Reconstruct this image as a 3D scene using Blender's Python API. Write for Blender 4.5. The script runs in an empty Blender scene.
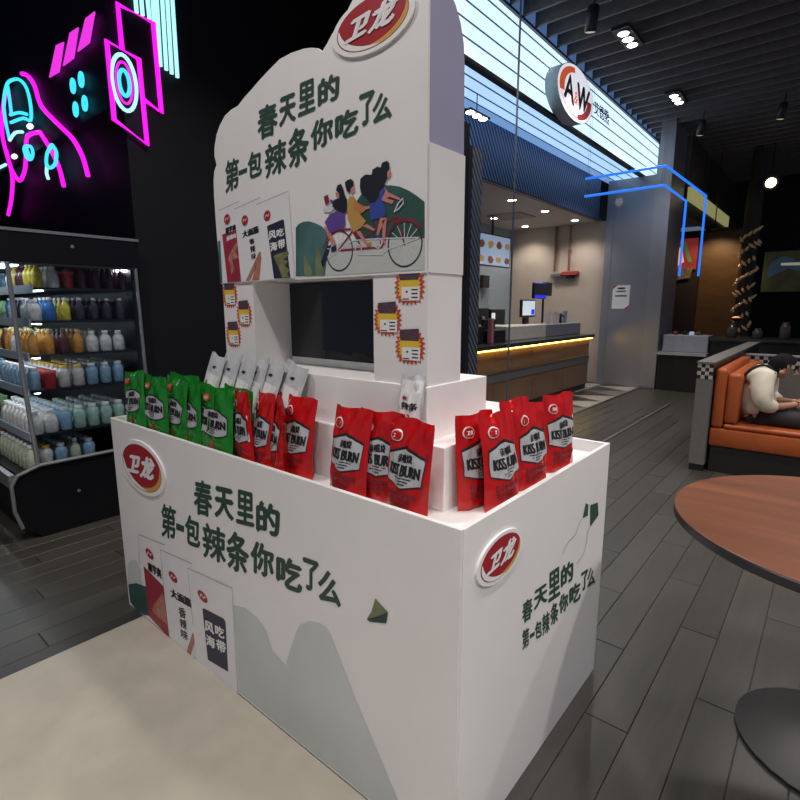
import bpy, bmesh, math, random
from mathutils import Vector, Matrix, Euler
from mathutils.geometry import tessellate_polygon

S = bpy.context.scene
COL = S.collection
R = math.radians
PI = math.pi

# ---------------------------------------------------------------- camera
CAM_YAW, CAM_PITCH, CAM_ROLL = 39.843, 10.168, -0.0876
cam = bpy.data.cameras.new('camera')
cam.sensor_fit = 'HORIZONTAL'; cam.sensor_width = 36.0
cam.lens = 36.0 * 518.6 / 800.0
cam.clip_start = 0.02; cam.clip_end = 100
camo = bpy.data.objects.new('camera', cam); COL.objects.link(camo)
camo.location = (0, 0, 1.4)
camo.rotation_euler = (Matrix.Rotation(R(CAM_YAW - 90), 4, 'Z') @ Matrix.Rotation(R(90 - CAM_PITCH), 4, 'X') @ Matrix.Rotation(R(CAM_ROLL), 4, 'Z')).to_euler()
S.camera = camo

# ---------------------------------------------------------------- world and exposure
w = bpy.data.worlds.new('world'); S.world = w; w.use_nodes = True
bg = w.node_tree.nodes['Background']
bg.inputs[0].default_value = (0.54, 0.64, 0.95, 1); bg.inputs[1].default_value = 0.18
S.view_settings.view_transform = 'Standard'
S.view_settings.look = 'None'
S.view_settings.gamma = 1.0
S.view_settings.use_curve_mapping = False
S.view_settings.exposure = 0.0

# ---------------------------------------------------------------- ceiling spot lights (mall lamps, plus unseen rows added as fill)
def spot(loc, power, size=118, blend=0.6, col=(1, .94, .895), radius=.12, target=None):
    l = bpy.data.lights.new('ceiling_spot_light', 'SPOT'); l.energy = power; l.spot_size = R(size); l.spot_blend = blend
    l.color = col; l.shadow_soft_size = radius
    o = bpy.data.objects.new('ceiling_spot_light', l); COL.objects.link(o); o.location = loc
    if target:
        o.rotation_euler = (Vector(target) - Vector(loc)).to_track_quat('-Z', 'Y').to_euler()
    return o
LIGHTS = [((2.0, 2.05, 4.12), 120), ((4.14, 2.05, 4.12), 110), ((6.29, 2.05, 4.12), 100), ((8.44, 2.05, 4.12), 110),
          ((2.0, -.10, 4.12), 130), ((4.14, -.10, 4.12), 120), ((6.29, -.10, 4.12), 170),
          ((-.15, 2.05, 4.12), 135), ((-.15, -.10, 4.12), 140), ((-2.3, 2.05, 4.12), 80), ((-2.3, -.10, 4.12), 90),  # last two are unseen, added to brighten the stand's front
          ((-.15, -2.25, 4.12), 190), ((2.0, -2.25, 4.12), 230), ((4.14, -2.25, 4.12), 220)]  # unseen row, added to brighten the stand's right side
for p, e in LIGHTS: spot(p, e)

# ---------------------------------------------------------------- materials
MATS = {}
def mat(name, col, rough=.5, metal=0, emit=0, ecol=None, var=.06, scale=18, bump=0, coat=0, stretch=None, trans=0, spec=.5):
    if name in MATS: return MATS[name]
    m = bpy.data.materials.new(name); m.use_nodes = True
    nt = m.node_tree; b = nt.nodes['Principled BSDF']
    c = (*col, 1)
    b.inputs['Roughness'].default_value = rough; b.inputs['Metallic'].default_value = metal
    b.inputs['Specular IOR Level'].default_value = spec
    if coat: b.inputs['Coat Weight'].default_value = coat; b.inputs['Coat Roughness'].default_value = .12
    if trans: b.inputs['Transmission Weight'].default_value = trans
    tc = nt.nodes.new('ShaderNodeTexCoord'); mp = nt.nodes.new('ShaderNodeMapping'); nz = nt.nodes.new('ShaderNodeTexNoise')
    nt.links.new(tc.outputs['Object'], mp.inputs[0]); nt.links.new(mp.outputs[0], nz.inputs['Vector'])
    if stretch: mp.inputs['Scale'].default_value = stretch
    nz.inputs['Scale'].default_value = scale; nz.inputs['Detail'].default_value = 4
    rp = nt.nodes.new('ShaderNodeValToRGB')
    rp.color_ramp.elements[0].position = .3; rp.color_ramp.elements[1].position = .7
    rp.color_ramp.elements[0].color = tuple(max(0, v * (1 - var)) for v in col) + (1,)
    rp.color_ramp.elements[1].color = tuple(min(1, v * (1 + var)) for v in col) + (1,)
    nt.links.new(nz.outputs['Fac'], rp.inputs[0]); nt.links.new(rp.outputs[0], b.inputs['Base Color'])
    if bump:
        bp = nt.nodes.new('ShaderNodeBump'); bp.inputs['Strength'].default_value = bump; bp.inputs['Distance'].default_value = .004
        nt.links.new(nz.outputs['Fac'], bp.inputs['Height']); nt.links.new(bp.outputs[0], b.inputs['Normal'])
    if emit:
        b.inputs['Emission Color'].default_value = (*(ecol or col), 1); b.inputs['Emission Strength'].default_value = emit
    MATS[name] = m
    return m
def glass(name, tint=(.93, .95, .97), ior=1.33, rough=0.0, gr=.5):
    if name in MATS: return MATS[name]
    m = bpy.data.materials.new(name); m.use_nodes = True; nt = m.node_tree
    for n in list(nt.nodes):
        if n.type != 'OUTPUT_MATERIAL': nt.nodes.remove(n)
    o = nt.nodes['Material Output']
    t = nt.nodes.new('ShaderNodeBsdfTransparent'); t.inputs[0].default_value = (*tint, 1)
    g = nt.nodes.new('ShaderNodeBsdfGlossy'); g.inputs['Roughness'].default_value = rough
    lw = nt.nodes.new('ShaderNodeLayerWeight'); lw.inputs[0].default_value = .5
    pw = nt.nodes.new('ShaderNodeMath'); pw.operation = 'POWER'; pw.inputs[1].default_value = 5
    nt.links.new(lw.outputs['Facing'], pw.inputs[0])
    r0 = ((ior-1)/(ior+1))**2
    f = nt.nodes.new('ShaderNodeMath'); f.operation = 'MULTIPLY_ADD'; f.inputs[1].default_value = (1-r0)*gr; f.inputs[2].default_value = r0
    nt.links.new(pw.outputs[0], f.inputs[0])
    x = nt.nodes.new('ShaderNodeMixShader')
    nt.links.new(f.outputs[0], x.inputs[0]); nt.links.new(t.outputs[0], x.inputs[1]); nt.links.new(g.outputs[0], x.inputs[2])
    nt.links.new(x.outputs[0], o.inputs[0]); MATS[name] = m
    return m
def stripes(name, c1, c2, scale, axis_rot=(0, 0, 0), rough=.5, metal=0, width=.5):
    m = bpy.data.materials.new(name); m.use_nodes = True; nt = m.node_tree; b = nt.nodes['Principled BSDF']
    b.inputs['Roughness'].default_value = rough; b.inputs['Metallic'].default_value = metal
    tc = nt.nodes.new('ShaderNodeTexCoord'); mp = nt.nodes.new('ShaderNodeMapping'); wv = nt.nodes.new('ShaderNodeTexWave')
    mp.inputs['Rotation'].default_value = axis_rot
    wv.inputs['Scale'].default_value = scale; wv.inputs['Distortion'].default_value = 0
    nt.links.new(tc.outputs['Object'], mp.inputs[0]); nt.links.new(mp.outputs[0], wv.inputs['Vector'])
    rp = nt.nodes.new('ShaderNodeValToRGB'); rp.color_ramp.elements[0].position = width - .12; rp.color_ramp.elements[1].position = width + .12
    rp.color_ramp.elements[0].color = (*c1, 1); rp.color_ramp.elements[1].color = (*c2, 1)
    nt.links.new(wv.outputs['Fac'], rp.inputs[0]); nt.links.new(rp.outputs[0], b.inputs['Base Color'])
    MATS[name] = m; return m

board = mat('white_board', (.80, .79, .785), .42, var=.015, scale=6)
boardside = mat('white_board_edge', (.86, .85, .84), .5, var=.015)
ink_green = mat('dark_green_ink', (.028, .065, .05), .5)
ink_black = mat('black_ink', (.012, .012, .016), .5)
ink_red = mat('logo_red', (.36, .018, .03), .4, var=.03)
ink_white = mat('white_ink', (.82, .82, .82), .45, var=.02)
ink_gold = mat('gold_ink', (.62, .33, .07), .45)
black_wall = mat('black_wall', (.007, .007, .011), .6, var=.12, spec=.25)
dark_metal = mat('dark_metal', (.03, .03, .035), .4, .4)
grey_metal = mat('grey_metal', (.36, .36, .40), .36, .55, var=.05, stretch=(.4, .4, 6))
screen_black = mat('screen_black', (.012, .013, .016), .09, var=.02)
white_paint = mat('white_paint', (.75, .75, .75), .5)

# ---------------------------------------------------------------- mesh helpers
def wloc(o):
    v = Vector((0, 0, 0))
    while o is not None: v += o.location; o = o.parent
    return v
class MB:
    def __init__(s): s.v = []; s.f = []; s.m = []; s.cur = 0
    def add(s, vs, fs):
        n = len(s.v); s.v += [tuple(p) for p in vs]; s.f += [tuple(i + n for i in f) for f in fs]; s.m += [s.cur] * len(fs); return s
    def box(s, a, b):
        x0, y0, z0 = a; x1, y1, z1 = b
        return s.add([(x0,y0,z0),(x1,y0,z0),(x1,y1,z0),(x0,y1,z0),(x0,y0,z1),(x1,y0,z1),(x1,y1,z1),(x0,y1,z1)],
                     [(0,3,2,1),(4,5,6,7),(0,1,5,4),(1,2,6,5),(2,3,7,6),(3,0,4,7)])
    def bbox(s, a, b, r=.01, n=2):
        bm = bmesh.new(); bmesh.ops.create_cube(bm, size=1)
        for v in bm.verts:
            for i in range(3): v.co[i] = a[i] + (v.co[i] + .5) * (b[i] - a[i])
        bmesh.ops.bevel(bm, geom=bm.edges[:], offset=r, segments=n, affect='EDGES', profile=.5)
        bm.verts.index_update(); s.add([v.co[:] for v in bm.verts], [[v.index for v in f.verts] for f in bm.faces]); bm.free(); return s
    def prism(s, pts, axis, a, b):
        """2D polygon (the two other axes) pushed from a to b along axis"""
        i = 'xyz'.index(axis)
        def P(p, t): q = list(p); q.insert(i, t); return tuple(q)
        n = len(pts); tri = tessellate_polygon([[Vector((p[0], p[1], 0)) for p in pts]])
        vs = [P(p, a) for p in pts] + [P(p, b) for p in pts]
        fs = [tuple(t) for t in tri] + [tuple(k + n for k in reversed(t)) for t in tri] + [(k, (k + 1) % n, (k + 1) % n + n, k + n) for k in range(n)]
        return s.add(vs, fs)
    def tube(s, pts, r, n=8, closed=False, caps=True):
        P = [Vector(p) for p in pts]; m = len(P); vs = []; fs = []
        rr = r if isinstance(r, (list, tuple)) else [r] * m
        up = None
        for i in range(m):
            a = P[(i - 1) % m] if (closed or i > 0) else P[i]; b = P[(i + 1) % m] if (closed or i < m - 1) else P[i]
            t = (b - a).normalized()
            if up is None: up = Vector((0, 0, 1)) if abs(t.z) < .9 else Vector((1, 0, 0))
            x = t.cross(up)
            if x.length < 1e-4: x = t.cross(Vector((1, 0, 0)))
            x.normalize(); y = x.cross(t).normalized(); up = y
            for k in range(n):
                an = 2 * PI * k / n; vs.append(P[i] + (x * math.cos(an) + y * math.sin(an)) * rr[i])
        for i in range(m if closed else m - 1):
            for k in range(n):
                j = (i + 1) % m; fs.append((i*n + k, i*n + (k+1) % n, j*n + (k+1) % n, j*n + k))
        if caps and not closed: fs += [tuple(reversed(range(n))), tuple((m-1)*n + k for k in range(n))]
        return s.add(vs, fs)
    def lathe(s, prof, c=(0, 0, 0), n=16, axis='z'):
        vs = []; fs = []
        for r, z in prof:
            for k in range(n):
                a = 2*PI*k/n; q = (r*math.cos(a), r*math.sin(a), z)
                if axis == 'y': q = (q[0], q[2], q[1])
                if axis == 'x': q = (q[2], q[0], q[1])
                vs.append((q[0]+c[0], q[1]+c[1], q[2]+c[2]))
        for i in range(len(prof) - 1):
            for k in range(n): fs.append((i*n+k, i*n+(k+1) % n, (i+1)*n+(k+1) % n, (i+1)*n+k))
        fs += [tuple(reversed(range(n))), tuple((len(prof)-1)*n+k for k in range(n))]
        return s.add(vs, fs)
    def build(s, name, mats, parent=None, label=None, smooth=False, local=False, bevel=0):
        me = bpy.data.meshes.new(name)
        off = wloc(parent) if (parent is not None and not local) else Vector((0, 0, 0))
        me.from_pydata([tuple(Vector(p) - off) for p in s.v], [], s.f)
        for m in (mats if isinstance(mats, (list, tuple)) else [mats]): me.materials.append(m)
        me.polygons.foreach_set('material_index', s.m)
        bm = bmesh.new(); bm.from_mesh(me); bmesh.ops.recalc_face_normals(bm, faces=bm.faces[:]); bm.to_mesh(me); bm.free()
        if smooth:
            me.polygons.foreach_set('use_smooth', [True] * len(me.polygons))
            try: me.set_sharp_from_angle(angle=R(smooth if smooth is not True else 40))
            except Exception: pass
        me.update()
        o = bpy.data.objects.new(name, me); COL.objects.link(o)
        if parent is not None: o.parent = parent
        if label: o['label'] = label
        if bevel:
            b = o.modifiers.new('bevel', 'BEVEL'); b.width = bevel; b.segments = 2; b.limit_method = 'ANGLE'
        return o
def tag(o, label, cat, group=None):
    o['label'] = label; o['category'] = cat
    if group: o['group'] = group
    return o
def thing(name, label, cat, loc=(0, 0, 0), rot=(0, 0, 0), group=None):
    o = bpy.data.objects.new(name, None); COL.objects.link(o); o.empty_display_size = .05
    o.location = loc; o.rotation_euler = rot
    return tag(o, label, cat, group)
def struct(o, label=None):
    o['kind'] = 'structure'
    if label: o['label'] = label
    return o
def copy_tree(o, parent=None):
    c = o.copy(); COL.objects.link(c); c.parent = parent
    for ch in o.children: copy_tree(ch, c)
    return c
def ell(cu, cv, a, b, n=40, k=0.0, a0=0, a1=2*PI):
    return [(cu + a*math.cos(a0+(a1-a0)*i/n), cv + k*math.cos(a0+(a1-a0)*i/n) + b*math.sin(a0+(a1-a0)*i/n)) for i in range(n)]

# glyph outlines of the built-in font, as unit-box triangles
GLY = {}
def glyph(body):
    if body in GLY: return GLY[body]
    cu = bpy.data.curves.new('lettering', 'FONT'); cu.body = body; cu.resolution_u = 3
    o = bpy.data.objects.new('lettering', cu); COL.objects.link(o)
    bpy.context.view_layer.update()
    dg = bpy.context.evaluated_depsgraph_get(); me = bpy.data.meshes.new_from_object(o.evaluated_get(dg))
    vs = [v.co[:2] for v in me.vertices]; fs = [tuple(p.vertices) for p in me.polygons]
    x0 = min(v[0] for v in vs); x1 = max(v[0] for v in vs); y0 = min(v[1] for v in vs); y1 = max(v[1] for v in vs)
    vs = [((v[0]-x0)/max(x1-x0, 1e-6), (v[1]-y0)/max(y1-y0, 1e-6)) for v in vs]
    asp = (x1-x0)/max(y1-y0, 1e-6)
    bpy.data.objects.remove(o); bpy.data.curves.remove(cu); bpy.data.meshes.remove(me)
    GLY[body] = (vs, fs, asp); return GLY[body]
def lettering(mb, body, quad, place, bold=0.0, eps=.00012):
    """quad = BL, BR, TR, TL in face coordinates; place(u, v, lift) -> 3D"""
    vs, fs, asp = glyph(body)
    A, B, C_, D = [Vector((q[0], q[1])) for q in quad]
    sh = [(0, 0)] if not bold else [(0, 0), (bold, 0), (-bold, 0), (0, bold*.8), (0, -bold*.8)]
    for i, (dx, dy) in enumerate(sh):
        out = []
        for x, y in vs:
            x = x*(1-2*bold)+bold+dx; y = y*(1-2*bold)+bold+dy
            p = A*(1-x)*(1-y) + B*x*(1-y) + C_*x*y + D*(1-x)*y
            out.append(place(p.x, p.y, eps*i))
        mb.add(out, fs)
def face_x(x, lift=.0008):            # a face looking towards -x; coordinates (y, z)
    return lambda u, v, e=0: (x - lift - e, u, v)
def face_y(y, lift=.0008):            # a face looking towards -y; coordinates (x, z)
    return lambda u, v, e=0: (u, y - lift - e, v)
def flat(mb, pts, place, e=0.0):
    tri = tessellate_polygon([[Vector((p[0], p[1], 0)) for p in pts]])
    mb.add([place(p[0], p[1], e) for p in pts], [tuple(t) for t in tri])
def stroke(mb, pts, wd, place, e=0.0, closed=False):
    P = [Vector(p) for p in pts]; n = len(P)
    L = []; Rr = []
    for i in range(n):
        a = P[i-1] if (i > 0 or closed) else P[i]; b = P[(i+1) % n] if (i < n-1 or closed) else P[i]
        t = (b-a)
        if t.length < 1e-9: t = Vector((1, 0))
        t.normalize(); nn = Vector((-t.y, t.x)) * wd / 2
        L.append(P[i]+nn); Rr.append(P[i]-nn)
    vs = [place(p.x, p.y, e) for p in L] + [place(p.x, p.y, e) for p in Rr]
    mb.add(vs, [(i, (i+1) % n, (i+1) % n+n, i+n) for i in range(n if closed else n-1)])

# ================================================================ STRUCTURE
# floor: base slab with plank pattern for the far part, real planks near
def plank_mat():
    m = bpy.data.materials.new('grey_wood_planks_far'); m.use_nodes = True; nt = m.node_tree; b = nt.nodes['Principled BSDF']
    tc = nt.nodes.new('ShaderNodeTexCoord'); mp = nt.nodes.new('ShaderNodeMapping'); br = nt.nodes.new('ShaderNodeTexBrick')
    br.inputs['Color1'].default_value = (.046, .043, .037, 1); br.inputs['Color2'].default_value = (.055, .051, .044, 1); br.inputs['Mortar'].default_value = (.016, .015, .014, 1)
    br.inputs['Scale'].default_value = 1; br.inputs['Mortar Size'].default_value = .004; br.inputs['Brick Width'].default_value = 1.2; br.inputs['Row Height'].default_value = .143
    nt.links.new(tc.outputs['Object'], mp.inputs[0]); nt.links.new(mp.outputs[0], br.inputs['Vector'])
    nt.links.new(br.outputs['Color'], b.inputs['Base Color']); b.inputs['Roughness'].default_value = .38
    return m
floor = struct(MB().box((-6, -6, -.06), (24, 14, -.006)).build('floor', plank_mat()), 'grey wood-plank floor of the mall')
plank_m = [mat('grey_plank_%d' % i, c, .36, var=.16, scale=5, stretch=(.6, 7, 1), bump=.15) for i, c in enumerate([(.046,.043,.037), (.056,.052,.044), (.04,.038,.034), (.051,.049,.041)])]
random.seed(3)
pm = [MB().bbox((0, 0, -.012), (1.196, .1405, 0), .0012, 1).build('plank', m, floor, local=True) for m in plank_m]
first = [True]*4
row = 0; y = .814 - .143*15
while y < 3.95:
    off = (row * .437) % 1.2
    x = -2.4 + off
    while x < 6.6:
        inbox = x > .95 and x + 1.2 < 1.86 and .6 < y < 2.3
        beige = y < 2.25 and x + 1.2 < .914
        shop = y > 2.5 and x > 3.2
        behind = y > 3.68 and x > 1.0
        hidden = (x < -.4 and y > 2.3 and x + 1.2 < -.1) or (y < -.75 and x < 1) or (y > 2.5 and 1.7 < x) or (y < -.2 and x > 4.9) or (1.0 < x and x + 1.2 < 1.9 and .5 < y < 2.4)
        if not (inbox or beige or shop or behind or hidden):
            k = random.randrange(4)
            if first[k]: o = pm[k]; first[k] = False
            else: o = pm[k].copy(); COL.objects.link(o)
            o.parent = floor; o.location = (x, y, 0)
        x += 1.2
    y += .143; row += 1
beige_m = mat('beige_stone', (.46, .42, .35), .4, var=.08, scale=7)
MB().bbox((-3.0, -3.0, -.012), (.912, 2.303, .003), .002, 1).build('tile', beige_m, floor, 'beige stone floor beside the white display')

# shop floor of triangular tiles
tri_m = [mat('tile_light', (.42, .38, .34), .3), mat('tile_dark', (.05, .048, .05), .3), mat('tile_grey', (.2, .19, .18), .3)]
sfl = struct(MB().box((3.9, 2.56, -.005), (10.0, 5.2, -.002)).build('floor_shop', tri_m[2]), 'triangle-tiled floor inside the burger shop')
TL = .62
k = 0
for ix in range(8):
    for iy in range(2):
        x0 = 4.7 + ix*TL; y0 = 2.575 + iy*TL
        for h in range(2):
            m_ = MB()
            tri = [(x0+.006, y0+.003), (x0+TL-.006, y0+.003), (x0+TL/2, y0+TL-.006)] if h == 0 else [(x0+.006+TL/2, y0+TL-.003), (x0+TL-.003, y0+.01), (x0+TL*1.5-.006, y0+TL-.003)]
            m_.prism(tri, 'z', -.003, .001)
            m_.build('tile', tri_m[(0 if h == 0 else 1) if (ix+iy) % 3 else (2 if h == 0 else 1)], sfl)

# ceiling
ceil_m = mat('dark_ceiling', (.02, .019, .021), .8)
slat_m = mat('dark_slat', (.15, .135, .14), .6, var=.1)
ceiling = struct(MB().box((-6, -6, 4.52), (24, 14, 4.6)).build('ceiling', ceil_m), 'dark mall ceiling above the slats')
sl0 = None
for i in range(42):
    x = 5.53 + .275*(i - 7)
    if sl0 is None: sl0 = MB().box((-.016, -4.2, 4.27), (.016, 2.76, 4.515)).build('slat', slat_m, ceiling, local=True); o = sl0
    else: o = sl0.copy(); COL.objects.link(o); o.parent = ceiling
    o.location = (x, 0, 0)
# bulkhead on the far right end
# walls
blue_black = mat('blue_black_wall', (.010, .011, .022), .6, var=.2, scale=2, spec=.3)
wl = struct(MB().box((-2.5, 8.2, 0), (1.66, 8.3, 4.52)).build('wall_left', blue_black), 'dark wall far behind the drinks cooler')
wb = MB(); wb.box((1.66, 3.72, 0), (3.86, 8.3, 4.52))
struct(wb.build('wall_back', black_wall), 'black wall behind the white display')
struct(MB().box((3.80, 2.50, 0), (3.90, 3.72, 2.88)).build('wall_side', black_wall), 'black end wall of the burger shop')
bulk = struct(MB().box((1.60, 3.722, 2.68), (1.659, 8.2, 4.52)).build('trim_1', blue_black), 'dark sign board above the drinks cooler')
struct(MB().box((17.5, -6, 0), (17.6, 3, 4.52)).build('wall_right', mat('dark_far_wall', (.02, .018, .017), .7)), 'dark wall at the far end of the mall')

# ================================================================ DISPLAY STAND
XF, XB, YR, YL, ZT = .914, 1.885, .582, 2.455, .914
st = thing('display_stand', 'big white cardboard promotion stand with green Chinese slogan and scalloped header', 'display stand', (1.4, 1.5, 0))
T = .014
front = MB().box((XF, YR+.004, .0), (XF+T, YL, ZT)).build('front_panel', board, st, bevel=.0015)
right = MB().box((XF+.004, YR, 0), (XB, YR+T, ZT+.001)).build('side_panel', board, st, bevel=.0015)
MB().box((XF+T, YL-T, 0), (XB, YL, ZT)).build('side_panel', board, st, bevel=.0015)
MB().box((XB-T, YR+T, 0), (XB, YL-T, ZT)).build('back_panel', board, st, bevel=.0015)
MB().box((XF+T, YR+T, .858), (XB-T, YL-T, .872)).build('tray_floor', boardside, st)
MB().prism([(XB-T-.05, ZT-.035), (XB-T-.002, ZT-.035), (XB-T-.002, ZT-.004)], 'y', YR+T+.001, YR+T+.004).build('tape', mat('brown_tape', (.45, .33, .2), .4), st)
# stepped risers
MB().box((1.055, .733, .872), (1.72, 1.36, 1.045)).build('lower_riser', boardside, st, bevel=.002)
MB().box((1.076, .806, 1.045), (1.381, 1.772, 1.192)).build('upper_riser', boardside, st, bevel=.002)
# tower: two wings, recess walls, back
XH = 1.085
MB().box((XH, .812, 1.192), (1.242, 1.002, 1.486)).build('tower_wing', board, st)
MB().box((XH, 1.568, 1.192), (1.262, 1.757, 1.486)).build('tower_wing', board, st)
MB().box((1.2625, .90, 1.192), (1.2725, 1.745, 1.86)).build('tower_back', board, st)
# header: scalloped front board with a box body behind it
outl = [(.814, 1.486), (.814, 2.14)] + [(.8145 + .012*(1-math.cos(a)), 2.16+.05*math.sin(a)) for a in (0, .5, 1.0)]
# logo bump
outl += [(-c[0], c[1]) for c in [(-.87 - .19*math.sin(a) - .06, 2.11 + .125*math.cos(a)) for a in (-.35, -.1, .15)]]
outl += [(1.059,2.186),(1.086,2.162),(1.113,2.147),(1.141,2.129),(1.161,2.112),(1.182,2.098),(1.198,2.111),(1.228,2.121),(1.258,2.127),(1.316,2.132),(1.37,2.13),(1.423,2.115),(1.47,2.1),(1.517,2.083),(1.559,2.069),(1.595,2.053),(1.636,2.05),(1.674,2.04),(1.707,2.018),(1.732,1.991),(1.749,1.955),(1.753,1.926),(1.743,1.895),(1.759,1.877),(1.768,1.848),(1.771,1.798),(1.77,1.694),(1.766,1.588),(1.761,1.485)]
hdr = MB().prism(outl, 'x', XH-.004, XH+.004).build('header_panel', board, st)
MB().box((XH+.005, .82, 1.488), (1.2415, 1.745, 1.86)).build('header_body', board, st)
# side panel of the header with a rounded rear corner
sp = [(XH+.005, 1.795), (1.243, 1.795)] + [(1.238 - .12*(1-math.cos(a)), 2.02 + .15*math.sin(a)) for a in (0, .3, .6, .9, 1.2, 1.5)] + [(XH+.005, 2.175)]
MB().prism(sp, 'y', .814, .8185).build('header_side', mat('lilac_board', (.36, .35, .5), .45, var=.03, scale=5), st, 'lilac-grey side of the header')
MB().box((XH, .8095, 1.486), (1.244, .8135, 1.795)).build('side_cover', board, st, bevel=.001)
# inner rear board of the header (closes the box behind the scallops)
MB().prism([(a, b) for a, b in [(.82, 1.86), (.82, 2.0), (1.2, 2.0), (1.5, 1.97), (1.65, 1.88), (1.72, 1.86)]], 'x', 1.15, 1.156).build('header_back', board, st)

# --- slogans
L1, L2 = '春天里的', '第一包辣条你吃了么'
H1 = [[(1.497,1.922),(1.391,1.927),(1.385,2.023),(1.489,2.022)],[(1.384,1.941),(1.302,1.944),(1.297,2.026),(1.378,2.025)],[(1.293,1.951),(1.215,1.954),(1.211,2.042),(1.288,2.042)],[(1.205,1.959),(1.115,1.962),(1.113,2.032),(1.202,2.031)]]
H2 = [[(1.699,1.79),(1.613,1.798),(1.603,1.9),(1.687,1.896)],[(1.612,1.838),(1.562,1.842),(1.56,1.856),(1.61,1.853)],[(1.561,1.814),(1.481,1.821),(1.474,1.903),(1.554,1.899)],[(1.467,1.803),(1.355,1.813),(1.348,1.912),(1.459,1.906)],[(1.35,1.812),(1.249,1.821),(1.244,1.929),(1.343,1.925)],[(1.242,1.846),(1.145,1.854),(1.142,1.932),(1.238,1.927)],[(1.138,1.852),(1.045,1.86),(1.043,1.931),(1.135,1.926)],[(1.043,1.871),(0.985,1.876),(0.984,1.956),(1.041,1.954)],[(0.995,1.867),(0.926,1.873),(0.926,1.943),(0.994,1.939)]]
B1 = [[(1.767,0.639),(1.637,0.656),(1.62,0.796),(1.747,0.785)],[(1.622,0.666),(1.497,0.682),(1.485,0.801),(1.607,0.79)],[(1.485,0.681),(1.379,0.695),(1.369,0.816),(1.472,0.808)],[(1.371,0.684),(1.245,0.698),(1.237,0.807),(1.361,0.799)]]
B2 = [[(2.053,0.465),(1.925,0.483),(1.902,0.633),(2.026,0.621)],[(1.917,0.535),(1.854,0.54),(1.849,0.568),(1.912,0.564)],[(1.855,0.494),(1.738,0.508),(1.721,0.635),(1.835,0.626)],[(1.727,0.479),(1.565,0.5),(1.55,0.641),(1.708,0.628)],[(1.567,0.488),(1.424,0.507),(1.41,0.657),(1.549,0.646)],[(1.416,0.526),(1.286,0.543),(1.277,0.661),(1.405,0.65)],[(1.277,0.529),(1.147,0.546),(1.141,0.655),(1.268,0.644)],[(1.144,0.568),(1.07,0.577),(1.066,0.68),(1.138,0.675)],[(1.077,0.554),(0.978,0.568),(0.975,0.672),(1.072,0.663)]]
S1 = [[(1.228,0.525),(1.294,0.515),(1.287,0.588),(1.222,0.596)],[(1.3,0.532),(1.395,0.518),(1.387,0.587),(1.294,0.598)],[(1.401,0.509),(1.493,0.495),(1.479,0.604),(1.389,0.613)],[(1.495,0.516),(1.601,0.501),(1.588,0.584),(1.485,0.595)]]
S2 = [[(1.236,0.441),(1.28,0.432),(1.274,0.499),(1.23,0.507)],[(1.282,0.453),(1.314,0.447),(1.313,0.461),(1.281,0.467)],[(1.319,0.428),(1.366,0.418),(1.359,0.482),(1.312,0.49)],[(1.369,0.413),(1.425,0.402),(1.416,0.482),(1.361,0.491)],[(1.427,0.416),(1.492,0.403),(1.482,0.486),(1.417,0.496)],[(1.493,0.424),(1.57,0.409),(1.559,0.483),(1.484,0.494)],[(1.578,0.412),(1.682,0.393),(1.669,0.474),(1.567,0.489)],[(1.681,0.419),(1.752,0.407),(1.738,0.487),(1.669,0.497)],[(1.741,0.404),(1.824,0.389),(1.809,0.473),(1.727,0.484)]]
def slogan(parent, place, a, b):
    for txt, qs in ((L1, a), (L2, b)):
        for ch, q in zip(txt, qs):
            m_ = MB(); lettering(m_, ch, q, place, {'一': 0, '春': .034, '第': .03, '辣': .03, '条': .04, '里': .036, '你': .04, '包': .04}.get(ch, .05))
            m_.build('slogan_character', ink_green, parent)
slogan(hdr, face_x(XH-.004), H1, H2)
slogan(front, face_x(XF), B1, B2)
slogan(right, face_y(YR), S1, S2)

# --- round logos: raised oval plate with rim, red field, gold crescent and two characters
def logo(c, a, b, axis, val, sgn):
    """c = (u, v) with u growing to the viewer's right"""
    def P(x, z): return ((c[0] + x*a) * sgn, c[1] + z*b)
    place = (face_x if axis == 'x' else face_y)(val, .0062)
    m_ = MB(); m_.prism([P(x, z) for x, z in ell(0, 0, 1, 1, 48)], axis, val, val-.006)
    pl = m_.build('logo_plate', ink_white, st, 'oval red logo plate with white rim')
    m_ = MB(); flat(m_, [P(*q) for q in ell(.0, .0, .87, .86, 44)], place); m_.build('red_field', ink_red, pl)
    def cres(a0, a1, wd, ro):
        n = 18; an = [a0+(a1-a0)*i/n for i in range(n+1)]
        return [(ro*math.cos(x), ro*.98*math.sin(x)) for x in an] + [((ro-wd*math.sin(PI*(n-i)/n)**.7)*math.cos(an[n-i]), (ro-wd*math.sin(PI*(n-i)/n)**.7)*.98*math.sin(an[n-i])) for i in range(n+1)][1:-1]
    m_ = MB(); flat(m_, [P(*q) for q in cres(R(228), R(378), .15, .86)], place, .0006); m_.build('gold_crescent', ink_gold, pl)
    m_ = MB(); flat(m_, [P(*q) for q in cres(R(165), R(285), .16, .84)], place, .0008); m_.build('white_swoosh', ink_white, pl)
    m_ = MB()
    for ch, x0, x1, z0, z1 in (('卫', -.60, -.02, -.38, .36), ('龙', .0, .62, -.40, .52)):
        sk = .10
        lettering(m_, ch, [tuple(P(x0-sk, z0)), tuple(P(x1-sk, z0+.1)), tuple(P(x1+sk, z1+.1)), tuple(P(x0+sk, z1))], lambda u, v, e=0: place(u, v, e+.0011), .065, .0002)
    m_.build('logo_characters', ink_white, pl)
logo((-2.1706, .738), .205, .116, 'x', XF, -1)
logo((-.9912, 2.108), .143, .068, 'x', XH-.004, -1)
logo((1.084, .788), .115, .063, 'y', YR, 1)

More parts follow.
